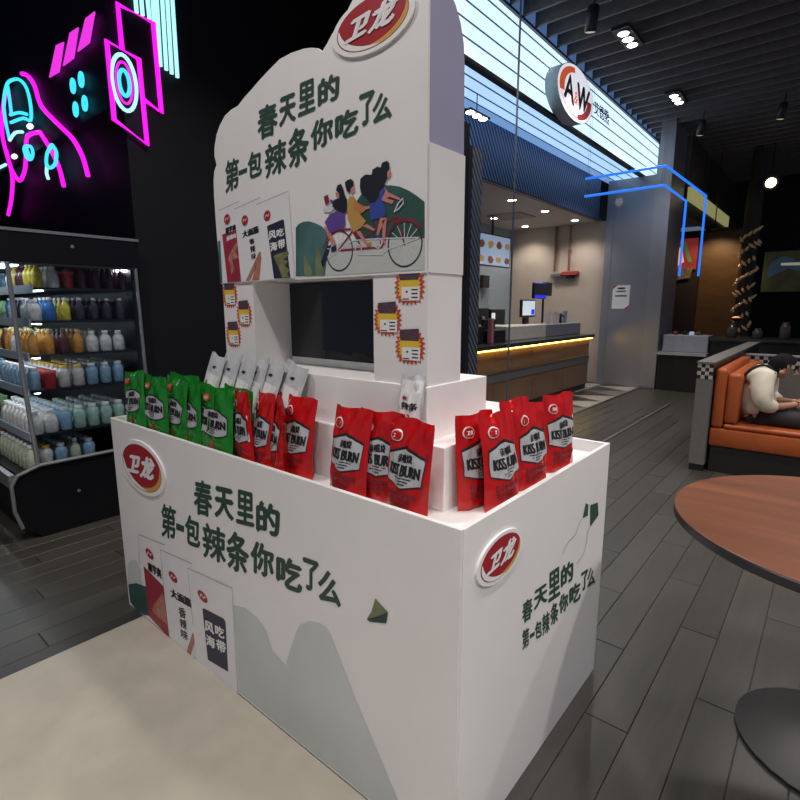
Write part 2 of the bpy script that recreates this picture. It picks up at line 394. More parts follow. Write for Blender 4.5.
# --- printed picture packs (flat print)
pr_red = mat('pack_red', (.32, .025, .05), .5, var=.15, scale=30)
pr_navy = mat('pack_navy', (.02, .022, .05), .5)
pr_grey = mat('pack_edge_grey', (.33, .33, .36), .5)
pr_white = mat('pack_white', (.76, .76, .78), .5, var=.02)
pr_stick = mat('pack_stick', (.42, .18, .12), .5, var=.3, scale=60)
pr_olive = mat('pack_olive', (.2, .2, .09), .5, var=.3, scale=60)
pr_hill = mat('hill_green', (.03, .085, .07), .5, var=.5, scale=4)
pr_hill2 = mat('hill_teal', (.06, .15, .15), .5, var=.5, scale=5)
pr_pale = mat('hill_pale', (.55, .58, .57), .5, var=.08, scale=3)
pr_leaf = mat('leaf_olive', (.17, .2, .1), .5, var=.2)
PM = [pr_white, pr_grey, pr_red, ink_red, ink_black, pr_navy, pr_stick, pr_olive, pr_hill, pr_hill2, pr_pale, pr_leaf, ink_white]
def pm_flat(m_, idx, pts, place, e): m_.cur = idx; flat(m_, pts, place, e)
def pm_text(m_, idx, txt, q, place, e, bold=.03): m_.cur = idx; lettering(m_, txt, q, lambda u, v, x=0: place(u, v, e+x), bold, .0001)
place = face_x(XH-.004)
m_ = MB()
pm_flat(m_, 9, [(1.765,1.635),(1.732,1.641),(1.716,1.489),(1.764,1.488)], place, 0)
pm_flat(m_, 0, [(1.745,1.741),(1.615,1.756),(1.621,1.488),(1.749,1.487)], place, .0003)
m_.cur = 1; stroke(m_, [(1.745,1.741),(1.615,1.756)], .0022, place, .0004)
pm_flat(m_, 2, [(1.732,1.657),(1.636,1.665),(1.621,1.489),(1.716,1.488)], place, .0005)
pm_flat(m_, 6, [(1.694,1.584),(1.651,1.62),(1.637,1.623),(1.654,1.59),(1.636,1.572),(1.676,1.566),(1.668,1.531),(1.689,1.514),(1.689,1.549),(1.703,1.569)], place, .0007)
pm_text(m_, 4, '魔芋爽', [(1.71,1.653),(1.641,1.663),(1.642,1.686),(1.709,1.678)], place, .0009)
pm_text(m_, 12, '麻辣味', [(1.705,1.631),(1.641,1.639),(1.642,1.655),(1.705,1.649)], place, .0009)
m_.build('pack_picture', PM, hdr)
m_ = MB()
pm_flat(m_, 0, [(1.647,1.734),(1.494,1.753),(1.494,1.487),(1.628,1.488)], place, .0010)
m_.cur = 1; stroke(m_, [(1.647,1.734),(1.494,1.753)], .0022, place, .0012)
pm_text(m_, 4, '大面筋', [(1.606,1.633),(1.507,1.644),(1.509,1.668),(1.607,1.657)], place, .0013)
pm_text(m_, 4, '香', [(1.566,1.609),(1.535,1.611),(1.538,1.629),(1.57,1.628)], place, .0013)
pm_text(m_, 4, '辣', [(1.562,1.582),(1.533,1.584),(1.535,1.607),(1.565,1.605)], place, .0013)
pm_text(m_, 4, '味', [(1.559,1.557),(1.532,1.562),(1.533,1.582),(1.561,1.579)], place, .0013)
pm_flat(m_, 6, [(1.6,1.49),(1.515,1.581),(1.495,1.584),(1.502,1.564),(1.576,1.49)], place, .0015)
pm_flat(m_, 6, [(1.565,1.49),(1.517,1.557),(1.502,1.562),(1.52,1.491),(1.536,1.491)], place, .0017)
m_.build('pack_picture', PM, hdr)
m_ = MB()
pm_flat(m_, 0, [(1.516,1.733),(1.348,1.753),(1.333,1.491),(1.497,1.489)], place, .0018)
m_.cur = 1; stroke(m_, [(1.516,1.733),(1.348,1.753)], .0022, place, .0019)
pm_flat(m_, 5, [(1.464,1.659),(1.457,1.662),(1.381,1.673),(1.375,1.669),(1.353,1.491),(1.439,1.492)], place, .0020)
pm_flat(m_, 7, [(1.437,1.564),(1.411,1.57),(1.385,1.573),(1.359,1.575),(1.357,1.563),(1.386,1.549),(1.361,1.544),(1.381,1.53),(1.357,1.517),(1.37,1.502),(1.355,1.493),(1.396,1.493),(1.408,1.519)], place, .0022)
for ch, q in zip('风吃海带', ([(1.457,1.615),(1.417,1.619),(1.418,1.645),(1.458,1.643)], [(1.414,1.619),(1.376,1.625),(1.378,1.649),(1.415,1.645)], [(1.45,1.577),(1.413,1.582),(1.414,1.61),(1.453,1.607)], [(1.41,1.582),(1.372,1.587),(1.374,1.615),(1.411,1.611)])):
    pm_text(m_, 12, ch, q, place, .0024, .04)
m_.build('pack_picture', PM, hdr)
for q in ([(1.693,1.706)], [(1.586,1.691)], [(1.46,1.692)]):
    (u, v) = q[0]; m_ = MB()
    m_.cur = 3; flat(m_, ell(u, v, .0185, .0165, 20, -.002), place, .0026)
    m_.cur = 12; stroke(m_, [(u+.010, v-.005), (u+.004, v+.004), (u-.004, v-.002), (u-.011, v+.006)], .003, place, .0028)
    m_.build('pack_logo', PM, hdr)

# --- the same packs on the base front
place = face_x(XF)
m_ = MB()
pm_flat(m_, 10, [(2.447,0.113),(2.425,0.212),(2.38,0.251),(2.323,0.269),(2.284,0.238),(2.285,0.157)], place, 0)
pm_flat(m_, 8, [(2.441,0.109),(2.347,0.149),(2.223,0.172),(2.228,0.031),(2.299,0.008),(2.377,0),(2.437,0.019)], place, .0002)
m_.cur = 1; stroke(m_, [(2.295,0.256),(2.272,0.411),(2.026,0.436)], .0035, place, .0003)
pm_flat(m_, 2, [(2.251,0.267),(2.073,0.234),(2.06,-0.003),(2.243,0.024)], place, .0004)
pm_flat(m_, 6, [(2.177,0.11),(2.078,0.205),(2.074,0.15),(2.064,0.056),(2.158,0.059),(2.206,0.069)], place, .0006)
pm_text(m_, 4, '魔芋爽', [(2.206,0.261),(2.079,0.263),(2.08,0.311),(2.208,0.303)], place, .0008)
m_.build('pack_picture', PM, front)
m_ = MB()
pm_flat(m_, 0, [(2.071,0.402),(1.811,0.425),(1.855,-0.058),(2.041,-0.005)], place, .0009)
m_.cur = 1; stroke(m_, [(2.067,0.195),(2.071,0.402),(1.811,0.425)], .0035, place, .0011)
pm_text(m_, 4, '大面筋', [(2.01,0.209),(1.83,0.226),(1.834,0.266),(2.012,0.252)], place, .0012)
pm_text(m_, 4, '香', [(1.95,0.142),(1.89,0.156),(1.89,0.203),(1.952,0.19)], place, .0012)
pm_text(m_, 4, '辣', [(1.948,0.095),(1.889,0.106),(1.89,0.153),(1.949,0.139)], place, .0012)
pm_text(m_, 4, '味', [(1.947,0.047),(1.886,0.06),(1.889,0.103),(1.948,0.091)], place, .0012)
pm_flat(m_, 6, [(1.922,-0.021),(1.85,0.11),(1.831,0.122),(1.829,0.089),(1.893,-0.028)], place, .0013)
m_.build('pack_picture', PM, front)
m_ = MB()
pm_flat(m_, 0, [(1.844,0.395),(1.534,0.424),(1.542,-0.027),(1.834,-0.075)], place, .0014)
m_.cur = 1; stroke(m_, [(1.838,0.152),(1.844,0.395),(1.534,0.424)], .0035, place, .0015)
pm_flat(m_, 5, [(1.753,0.258),(1.739,0.265),(1.603,0.279),(1.591,0.269),(1.596,0.063),(1.74,0.045)], place, .0016)
for ch, q in zip('风吃海带', ([(1.746,0.168),(1.678,0.179),(1.677,0.226),(1.745,0.217)], [(1.669,0.183),(1.605,0.193),(1.604,0.239),(1.669,0.23)], [(1.742,0.109),(1.677,0.119),(1.675,0.168),(1.742,0.157)], [(1.668,0.12),(1.602,0.132),(1.6,0.183),(1.665,0.172)])):
    pm_text(m_, 12, ch, q, place, .0018, .04)
m_.build('pack_picture', PM, front)
for q in ([(2.176,0.349)], [(1.974,0.312)], [(1.744,0.313)]):
    (u, v) = q[0]; m_ = MB()
    m_.cur = 3; flat(m_, ell(u, v, .036, .021, 20, .004), place, .002)
    m_.cur = 12; stroke(m_, [(u+.02, v-.008), (u+.008, v+.008), (u-.008, v-.004), (u-.022, v+.008)], .005, place, .0022)
    m_.build('pack_logo', PM, front)
m_ = MB()
hp = [(1.533,0.36),(1.462,0.378),(1.39,0.37),(1.343,0.343),(1.314,0.283)]
pm_flat(m_, 10, [(hp[0][0], .012)] + hp + [(hp[-1][0]-.10, .25), (hp[-1][0]-.28, .012)], place, 0)
m_.build('hill_print', PM, front); m_ = MB()
hp = [(1.199,0.371),(1.185,0.404),(1.165,0.438),(1.116,0.473),(1.071,0.484),(1.044,0.483),(1.023,0.466)]
pm_flat(m_, 10, [(hp[0][0]+.10, .012), (hp[0][0]+.04, .28)] + hp + [(hp[-1][0]-.10, .30), (hp[-1][0]-.30, .012)], place, .0002)
m_.build('hill_print', PM, front); m_ = MB()
pm_flat(m_, 11, [(0.847,0.65),(0.862,0.605),(0.879,0.577),(0.841,0.601),(0.803,0.628),(0.825,0.639)], place, .0004)
pm_flat(m_, 8, [(0.879,0.577),(0.841,0.601),(0.803,0.628),(0.809,0.594),(0.868,0.574)], place, .0006)
m_.build('leaf_print', PM, front)
# vine print on the side
place = face_y(YR)
m_ = MB()
pm_flat(m_, 8, [(1.671,0.75),(1.65,0.703),(1.699,0.696),(1.699,0.736)], place, 0)
pm_flat(m_, 8, [(1.716,0.729),(1.792,0.716),(1.81,0.662),(1.73,0.644)], place, 0)
m_.cur = 1
stroke(m_, [(1.638,0.704),(1.615,0.684),(1.592,0.663),(1.542,0.66),(1.512,0.651),(1.498,0.634)], .004, place, 0)
stroke(m_, [(1.726,0.645),(1.706,0.634),(1.704,0.598),(1.687,0.567),(1.652,0.555),(1.622,0.548)], .004, place, 0)
m_.build('vine_print', PM, right)

# --- tandem bicycle illustration on the header
skin_p = mat('print_skin', (.55, .22, .2), .5); hair_p = mat('print_hair', (.012, .012, .022), .5)
blue_p = mat('print_blue', (.035, .07, .33), .5); purple_p = mat('print_purple', (.12, .06, .3), .5); yellow_p = mat('print_yellow', (.5, .29, .08), .5)
orange_p = mat('print_orange', (.48, .2, .07), .5); frame_p = mat('print_maroon', (.22, .02, .04), .5); tyre_p = mat('print_tyre', (.03, .035, .04), .5); spoke_p = mat('print_spoke', (.6, .64, .64), .5)
BM = [pr_hill, pr_hill2, pr_leaf, skin_p, hair_p, blue_p, purple_p, yellow_p, orange_p, frame_p, tyre_p, spoke_p, pr_pale, pr_navy]
place = face_x(XH-.004)
m_ = MB()
def bf(i, pts, e): m_.cur = i; flat(m_, pts, place, e)
def bs(i, pts, wd, e, closed=False): m_.cur = i; stroke(m_, pts, wd, place, e, closed)
bf(0, [(1.077,1.619),(1.066,1.679),(1.034,1.707),(0.991,1.718),(0.934,1.712),(0.901,1.704),(0.869,1.689),(0.845,1.674),(0.821,1.657),(0.82,1.564),(0.879,1.568),(0.993,1.584),(1.055,1.582)], 0)
m_.build('hill_print', BM, hdr); m_ = MB()
bf(12, [(1.193,1.492),(1.183,1.574),(1.087,1.585),(0.946,1.582),(0.82,1.57),(0.819,1.493)], .0001)
m_.build('mist_print', BM, hdr); m_ = MB()
bf(1, [(1.329,1.496),(1.321,1.642),(1.305,1.652),(1.281,1.656),(1.259,1.655),(1.23,1.647),(1.201,1.635),(1.181,1.62),(1.175,1.573),(1.193,1.492)], .0002)
bf(2, [(1.233,1.494),(1.235,1.534),(1.229,1.584),(1.212,1.557),(1.2,1.528),(1.201,1.492)], .0003)
bf(13, [(1.209,1.533),(1.186,1.574),(1.161,1.581),(1.184,1.536),(1.199,1.514)], .0003)
bf(2, [(1.286,1.494),(1.288,1.532),(1.285,1.562),(1.265,1.531),(1.251,1.511),(1.252,1.493)], .0004)
m_.build('hill_print', BM, hdr)
m_ = MB()
for (cu, cv, a, b) in [(*[(0.881,1.561)][0], 0, 0), (*[(1.128,1.56)][0], 0, 0)]:
    e1 = [(0.941,1.566),(0.828,1.557),(0.881,1.617),(0.881,1.504)] if cu < 1.05 else [(1.184,1.564),(1.075,1.556),(1.126,1.615),(1.129,1.504)]
    a = abs(e1[0][0]-e1[1][0])/2; b = abs(e1[2][1]-e1[3][1])/2
    cu = (e1[0][0]+e1[1][0])/2; cv = (e1[2][1]+e1[3][1])/2
    bs(10, ell(cu, cv, a, b, 36), .0045, .0006, True)
    for k in range(7):
        t = k*PI/7+.2; bs(11, [(cu-a*.95*math.cos(t), cv-b*.95*math.sin(t)), (cu+a*.95*math.cos(t), cv+b*.95*math.sin(t))], .0022, .0005)
bs(9, [(1.134,1.56),(1.074,1.61),(1.036,1.587),(0.912,1.634),(0.885,1.561)], .006, .0008)
bs(9, [(1.134,1.561),(1.037,1.56),(0.964,1.558),(0.912,1.632)], .006, .0009)
bs(9, [(0.984,1.634),(0.964,1.558)], .005, .0010)
bs(9, [(1.077,1.615),(1.04,1.564)], .005, .0010)
bs(9, [(1.198,1.57),(1.174,1.605),(1.139,1.618),(1.08,1.616)], .006, .0007)
bs(9, [(0.918,1.619),(0.885,1.623),(0.858,1.617),(0.832,1.596)], .0075, .0007)
bs(11, [(1.177,1.541),(1.074,1.584),(1.005,1.583),(0.961,1.581),(0.832,1.573)], .003, .0011)
bs(11, [(1.056,1.545),(0.964,1.539),(0.941,1.552),(0.832,1.573)], .003, .0011)
bs(11, [(0.918,1.643),(0.904,1.664),(0.889,1.674),(0.887,1.662),(0.901,1.651),(0.912,1.646)], .004, .0026)
for q, rr in (([(1.052,1.56)], .012), ([(0.977,1.57)], .013)): bs(11, ell(*q[0], rr, rr, 18), .003, .0012, True)
m_.build('bicycle_print', BM, hdr)
m_ = MB()
# rear rider in purple
bf(3, [(1.191,1.634),(1.173,1.628),(1.144,1.585),(1.14,1.571),(1.151,1.569),(1.174,1.605)], .0014)
bf(6, [(1.187,1.645),(1.165,1.664),(1.134,1.671),(1.101,1.666),(1.1,1.626),(1.139,1.616),(1.167,1.613)], .0016)
bf(6, [(1.164,1.706),(1.14,1.699),(1.127,1.684),(1.144,1.675),(1.157,1.694)], .0016)
bf(11, [(1.192,1.683),(1.15,1.693),(1.141,1.679),(1.165,1.67),(1.189,1.673)], .0017)
bf(9, [(1.188,1.716),(1.17,1.72),(1.164,1.697),(1.181,1.693)], .0018)
bf(3, [(1.139,1.721),(1.119,1.719),(1.117,1.702),(1.133,1.704)], .0018)
bf(4, [(1.136,1.727),(1.129,1.739),(1.115,1.741),(1.106,1.727),(1.1,1.709),(1.091,1.695),(1.092,1.664),(1.108,1.661),(1.138,1.674),(1.152,1.685),(1.15,1.696),(1.14,1.703),(1.123,1.703),(1.123,1.716)], .0020)
bf(13, [(1.162,1.572),(1.141,1.578),(1.138,1.561),(1.162,1.558)], .0016)
# middle rider in yellow
bf(3, [(1.061,1.609),(1.042,1.607),(1.015,1.573),(1.003,1.569),(1.018,1.564)], .0014)
bf(3, [(1.035,1.62),(1.017,1.624),(0.987,1.607),(0.993,1.603)], .0014)
bf(7, [(1.084,1.703),(1.065,1.702),(1.053,1.682),(1.041,1.65),(1.02,1.631),(1.039,1.616),(1.07,1.606),(1.092,1.647),(1.091,1.682)], .0018)
bf(8, [(1.065,1.696),(1.047,1.681),(1.022,1.669),(1.022,1.659),(1.041,1.652),(1.066,1.666)], .0020)
bf(3, [(1.025,1.67),(1.004,1.669),(1.007,1.663),(1.022,1.661)], .0021)
bf(3, [(1.078,1.73),(1.061,1.732),(1.062,1.713),(1.076,1.71)], .0021)
bf(4, [(1.093,1.721),(1.099,1.743),(1.089,1.747),(1.075,1.748),(1.064,1.74),(1.066,1.728),(1.076,1.723),(1.081,1.711)], .0023)
# front rider in blue
bf(3, [(0.969,1.634),(0.947,1.634),(0.975,1.591),(0.984,1.589)], .0014)
bf(3, [(0.96,1.625),(0.945,1.632),(0.952,1.574),(0.948,1.559),(0.961,1.575)], .0014)
bf(3, [(0.974,1.691),(0.954,1.712),(0.94,1.696),(0.901,1.677),(0.896,1.669),(0.934,1.683),(0.945,1.681),(0.92,1.672),(0.926,1.664),(0.968,1.68)], .0016)
bf(5, [(1.007,1.674),(0.992,1.678),(0.968,1.696),(0.954,1.712),(0.948,1.701),(0.963,1.679),(0.951,1.665),(0.947,1.638),(0.969,1.634),(1.002,1.632)], .0018)
bf(3, [(0.942,1.749),(0.931,1.749),(0.928,1.739),(0.935,1.729),(0.945,1.735)], .0020)
bf(4, [(1.041,1.722),(1.039,1.743),(1.021,1.751),(0.997,1.747),(0.994,1.759),(0.976,1.764),(0.965,1.76),(0.959,1.771),(0.942,1.773),(0.934,1.765),(0.934,1.751),(0.942,1.745),(0.942,1.731),(0.951,1.716),(0.968,1.708),(0.971,1.688),(0.986,1.676),(1.004,1.678),(1.019,1.694),(1.037,1.707)], .0022)
bf(8, [(1.021,1.571),(1.002,1.576),(1.001,1.567),(1.015,1.563)], .0016)
bf(5, [(0.987,1.594),(0.969,1.588),(0.967,1.582),(0.986,1.586)], .0016)
m_.build('riders_print', BM, hdr)

# --- video screen set into the tower
mon = thing('video_screen', 'black video screen in white frame set into the display tower', 'screen', (1.22, 1.3, 1.193))
MB().box((1.2415, 1.004, 1.193), (1.261, 1.566, 1.218)).build('frame', white_paint, mon)
MB().box((1.2415, 1.004, 1.2185), (1.261, 1.566, 1.484)).build('panel', screen_black, mon)

# ================================================================ PRICE TAGS
tag_red = mat('tag_red', (.55, .06, .03), .5); tag_yel = mat('tag_yellow', (.78, .52, .05), .5); tag_dark = mat('tag_dark', (.09, .05, .07), .5, var=.5, scale=90)
def price_tag(cy, cz, w, h, label, xx=1.085):
    t = thing('price_tag', label, 'price tag', (xx-.001, cy, cz-h/2), group='starburst price tags on the display tower')
    n = 22; pts = []
    for i in range(2*n):
        a = PI*i/n; k = 1.03 if i % 2 == 0 else .80
        c, s = math.cos(a), math.sin(a)
        e = 1/max(abs(c)**3+abs(s)**3, 1e-6)**(1/3)
        pts.append((cy + w/2*c*e*k*.95, cz + h/2*s*e*k*.95))
    MB().prism(pts, 'x', xx-.0002, xx-.002).build('starburst', tag_red, t)
    pl = face_x(xx-.002, .0003)
    m_ = MB(); flat(m_, [(cy+(p[0]-cy)*.80, cz+(p[1]-cz)*.80) for p in pts], pl); m_.build('yellow_field', tag_yel, t)
    m_ = MB(); flat(m_, [(cy-w*.30, cz+h*.18), (cy+w*.3, cz+h*.18), (cy+w*.32, cz+h*.48), (cy-w*.3, cz+h*.52)], pl, .0004); m_.build('dark_heading', tag_dark, t)
    m_ = MB(); flat(m_, [(cy-w*.34, cz-h*.36), (cy+w*.24, cz-h*.36), (cy+w*.24, cz+h*.0), (cy-w*.34, cz+h*.0)], pl, .0006); wf = m_.build('white_field', ink_white, t)
    m_ = MB()
    for k in range(3):
        stroke(m_, [(cy-w*.28, cz-h*(.08+.1*k)), (cy-w*.08, cz-h*(.08+.1*k))], h*.035, pl, .0008)
    stroke(m_, [(cy+w*.04, cz-h*.13), (cy+w*.10, cz-h*.13)], h*.05, pl, .0008)
    stroke(m_, [(cy+w*.22, cz-h*.32), (cy+w*.0, cz-h*.32)], h*.03, pl, .0008)
    m_.build('price_print', ink_black, wf)
price_tag(.872, 1.452, .105, .098, 'starburst price tag at top right of the tower, under the bicycle')
price_tag(.949, 1.366, .105, .094, 'starburst price tag right beside the black video screen')
price_tag(.870, 1.294, .105, .096, 'lowest starburst price tag on the right wing of the tower')
price_tag(1.712, 1.445, .098, .098, 'starburst price tag at top of the left tower wing')
price_tag(1.628, 1.375, .094, .096, 'middle starburst price tag on the left tower wing, nearest the recess')
price_tag(1.703, 1.300, .098, .096, 'lowest starburst price tag on the left tower wing')

# ================================================================ SNACK POUCHES
def foil(name, col, rough=.26):
    return mat(name, col, rough, 0, var=.1, scale=22, coat=.25, bump=.35)
red_foil = foil('red_foil', (.5, .006, .007)); green_foil = foil('green_foil', (.012, .22, .02)); silver_foil = mat('silver_foil', (.66, .67, .69), .32, .25, var=.12, scale=30)
hex_silver = mat('label_silver', (.56, .57, .58), .35, .25, var=.08); dark_red = mat('dark_red_ink', (.18, .012, .02), .5); chili = mat('chili_red', (.35, .05, .03), .45)
orange_stick = mat('orange_stick', (.6, .22, .05), .5)
def pouch(name, label, body_m, kind, seed, w=.155, h=.25, T=.026):
    rnd = random.Random(seed)
    ph = [rnd.uniform(0, 6.28) for _ in range(8)]; lean = rnd.uniform(-.006, .006)
    def half(u, v):
        prof = (1-v)**.75 if v < .97 else 0
        base = T*(1-abs(u)**2.6)*(.12 + .88*min(1, prof*1.25))*(1 if v > .06 else .80+3.3*v)
        if v > .9: base *= max(.05, (1-v)/.1)
        return base
    def surf(u, v, side, lift=0):
        wr = .0030*math.sin(7*u+ph[0]+5*v)*math.sin(9*v+ph[1]) + .0016*math.sin(13*u-11*v+ph[2]) + .0022*math.sin(4*u+ph[7])*math.sin(16*v+ph[0])*max(0, v-.5)*2 + (.003*math.sin(3*u+ph[3])*v*v)
        if abs(u) > .96: wr *= .3
        ww = w/2*(1 - .015*math.sin(v*6+ph[4]) - (.03*max(0, (v-.93)/.07)**2))
        z = h*v*(1 - .012*abs(u)*math.sin(ph[5]))
        y = -half(u, v) if side == 0 else half(u, v)
        nlift = -lift if side == 0 else lift
        return (u*ww, y + wr + lean*v*4*v + nlift, z + (.003*math.sin(u*4+ph[6]) if v > .95 else 0))
    NU, NV = 20, 28
    m_ = MB(); vs = []; fs = []
    for side in (0, 1):
        for j in range(NV+1):
            for i in range(NU+1): vs.append(surf(-1+2*i/NU, j/NV, side))
    S_ = (NU+1)*(NV+1)
    for side in (0, 1):
        for j in range(NV):
            for i in range(NU):
                a = side*S_+j*(NU+1)+i; fs.append((a, a+1, a+NU+2, a+NU+1))
    for j in range(NV):
        for i in (0, NU):
            a = j*(NU+1)+i; fs.append((a, a+NU+1, a+NU+1+S_, a+S_))
    for i in range(NU):
        a = i; fs.append((a, a+1, a+1+S_, a+S_)); a = NV*(NU+1)+i; fs.append((a, a+1, a+1+S_, a+S_))
    m_.add(vs, fs)
    t = thing(name, label, 'snack pouch')
    body = m_.build('pouch_body', body_m, t, local=True, smooth=60)
    def pl(u, v, e=0): return surf(u, v, 0, .0014+1.4*e)
    def grid(f0, f1, u0, u1, e, n=10, k=5):
        m2 = MB(); vs = []; fs = []
        for i in range(n+1):
            u = u0+(u1-u0)*i/n
            for j in range(k+1):
                v = f0(u)+(f1(u)-f0(u))*j/k; vs.append(pl(u, v, e))
        for i in range(n):
            for j in range(k): a = i*(k+1)+j; fs.append((a, a+k+1, a+k+2, a+1))
        m2.add(vs, fs); return m2
    if kind in ('red', 'green'):
        pk = lambda u, lo, hi: lo+(hi-lo)*(1-abs(u/.86))
        if kind == 'red':
            grid(lambda u: pk(u, .36, .285), lambda u: pk(u, .64, .735), -.82, .82, 0).build('label_border', ink_black, t, local=True)
            hl = grid(lambda u: pk(u, .375, .305), lambda u: pk(u, .615, .70), -.80, .80, .0005).build('label_panel', hex_silver, t, local=True, label='silver hexagonal label with black lettering')
        else:
            arc = lambda u, lo, hi: lo+(hi-lo)*math.sqrt(max(0, 1-(u/.80)**2))
            grid(lambda u: arc(u, .38, .29), lambda u: arc(u, .57, .70), -.78, .78, 0).build('label_border', ink_black, t, local=True)
            hl = grid(lambda u: arc(u, .40, .31), lambda u: arc(u, .55, .675), -.76, .76, .0005).build('label_panel', hex_silver, t, local=True, label='silver rounded label with black lettering')
        m2 = MB()
        f = lambda u, v, e=0: pl(u, v, .001+e)
        lettering(m2, 'KISS BURN', [(-.70, .425), (.72, .425), (.72, .545), (-.70, .545)], f, .018, .0001)
        lettering(m2, '亲嘴烧', [(-.3, .555), (.34, .57), (.34, .66), (-.3, .645)], f, .02, .0001)
        for i in range(3): stroke(m2, [(-.4+.12*i, .405-.03*i), (-.1, .405-.03*i), (.1, .405-.03*i), (.4-.12*i, .405-.03*i)], .012, f)
        m2.build('lettering', ink_black, hl, local=True)
        ov = MB(); flat(ov, ell(-.50, .82, .26, .062, 22), pl, .0012); lg = ov.build('logo', ink_white if kind == 'red' else chili, t, local=True)
        ov = MB(); flat(ov, ell(-.50, .82, .215, .05, 22), pl, .0026); ov.build('logo_field', red_foil if kind == 'red' else mat('logo_orange', (.55, .1, .05), .4), lg, local=True)
        ov = MB(); lettering(ov, '卫龙', [(-.64, .797), (-.38, .801), (-.36, .845), (-.62, .841)], lambda u, v, e=0: pl(u, v, .0036+e), .03, .0001); ov.build('logo_characters', ink_white, lg, local=True)
        if kind == 'red':
            m2 = MB()
            for r_, (v0, v1) in enumerate(((.215, .265), (.155, .195), (.11, .14))):
                for c_ in range(6 - r_):
                    u0 = -.62+.22*c_; flat(m2, [(u0, v0), (u0+.16, v0), (u0+.16, v1), (u0, v1)], pl, .0004)
            m2.build('small_print', dark_red, t, local=True)
            m2 = MB(); flat(m2, [(.78, .35), (.86, .35), (.86, .7), (.78, .7)], pl, .0003); m2.build('side_print', ink_white if seed % 2 else dark_red, t, local=True) if seed % 3 == 0 else None
        else:
            m2 = MB(); flat(m2, [(-.12, .16), (.1, .09), (.24, .15), (.2, .21), (.05, .275), (-.02, .22)], pl, .0004); m2.build('chili_print', chili, t, local=True)
    else:
        hw = grid(lambda u: .04, lambda u: .78 if kind == 'silver' else .93, -.84, .84, 0).build('label_panel', ink_white, t, local=True, label='white front with black script lettering')
        f = lambda u, v, e=0: pl(u, v, .0006+e)
        m2 = MB(); lettering(m2, '魔芋爽' if kind == 'silver' else '辣条', [(-.62, .48), (.62, .48), (.62, .60), (-.62, .60)], f, .02, .0001)
        flat(m2, [(-.12, .16), (.14, .16), (.14, .42), (-.12, .42)], f); m2.build('lettering', ink_black, hw, local=True)
        m2 = MB(); flat(m2, ell(-.45, .66, .2, .03, 16), f); m2.build('logo', ink_red, t, local=True)
        m2 = MB(); flat(m2, [(-.1, .03), (.12, .03), (.14, .14), (-.12, .14)], f, .0003); m2.build('red_print', ink_red, hw, local=True)
        if kind == 'strip':
            m2 = MB(); flat(m2, [(.1, .06), (.3, .04), (.75, .2), (.65, .26)], f, .0006); m2.build('stick_print', orange_stick, hw, local=True)
        m2 = MB(); flat(m2, [(-.16, .85), (.1, .845), (.2, .88), (-.05, .875)], pl, .0004); m2.build('hang_hole', ink_black, t, local=True) if kind == 'silver' else None
    return t
def put(proto, used, loc, rot, label, group):
    o = proto if not used[0] else copy_tree(proto)
    used[0] = True
    o.location = loc; o.rotation_euler = rot; o['label'] = label; o['group'] = group
    return o
FX = -PI/2
redA = pouch('snack_pouch', 'red', red_foil, 'red', 5); uA = [False]
redB = pouch('snack_pouch', 'red', red_foil, 'red', 9); uB = [False]
redC = pouch('snack_pouch', 'red', red_foil, 'red', 12, w=.15); uC = [False]
grA = pouch('snack_pouch', 'green', green_foil, 'green', 21, w=.245, T=.021); uGA = [False]
grB = pouch('snack_pouch', 'green', green_foil, 'green', 33, w=.245, T=.021); uGB = [False]
siA = pouch('snack_pouch', 'silver', silver_foil, 'silver', 41, w=.15, h=.345, T=.010); uSA = [False]
Z0 = .8735
def rz(d): return FX + R(d)
g = 'red snack pouches along the front of the tray'
put(redA, uA, (.978, 1.012, Z0), (R(-3), R(0), rz(-4)), 'red pouch, left one of the three in the middle of the front edge', g)
put(redB, uB, (1.012, .915, Z0), (R(-2), 0, rz(4)), 'red pouch half hidden between the other two of the middle front trio', g)
put(redC, uC, (.975, .795, Z0), (R(-4), 0, rz(-6)), 'red pouch nearest the front corner of the tray, right of the middle trio', g)
g = 'red snack pouches beside the green ones'
put(redB, uB, (.980, 1.495, Z0), (R(2), R(-3), rz(-17)), 'red pouch directly beside the last green pouch', g)
put(redA, uA, (.985, 1.405, Z0), (R(0), R(-2), rz(-16)), 'red pouch with raised corner, second after the green pouches', g)
put(redC, uC, (.985, 1.325, Z0), (R(0), 0, rz(-30)), 'red pouch turned partly edge-on, third after the green pouches', g)
put(redA, uA, (1.005, 1.262, Z0), (R(-2), 0, rz(-5)), 'red pouch at the right end of the left front row, beside a bare gap', g)
g = 'red snack pouches along the side edge of the tray'
put(redB, uB, (1.160, .697, Z0), (R(-3), 0, R(-8)), 'red pouch partly hidden behind the nearest side pouch', g)
put(redA, uA, (1.198, .642, Z0), (R(-2), 0, R(-5)), 'red pouch nearest the front corner on the side edge', g)
put(redC, uC, (1.385, .648, Z0), (R(-3), 0, R(-10)), 'red pouch in the middle of the side edge row', g)
put(redB, uB, (1.600, .655, Z0), (R(-3), 0, R(-14)), 'red pouch farthest along the side edge, beside the empty tray end', g)
put(redA, uA, (1.420, .704, Z0), (R(-2), 0, R(-6)), 'red pouch in the back behind the middle side pouch', g)
g = 'green snack pouches at the left of the tray'
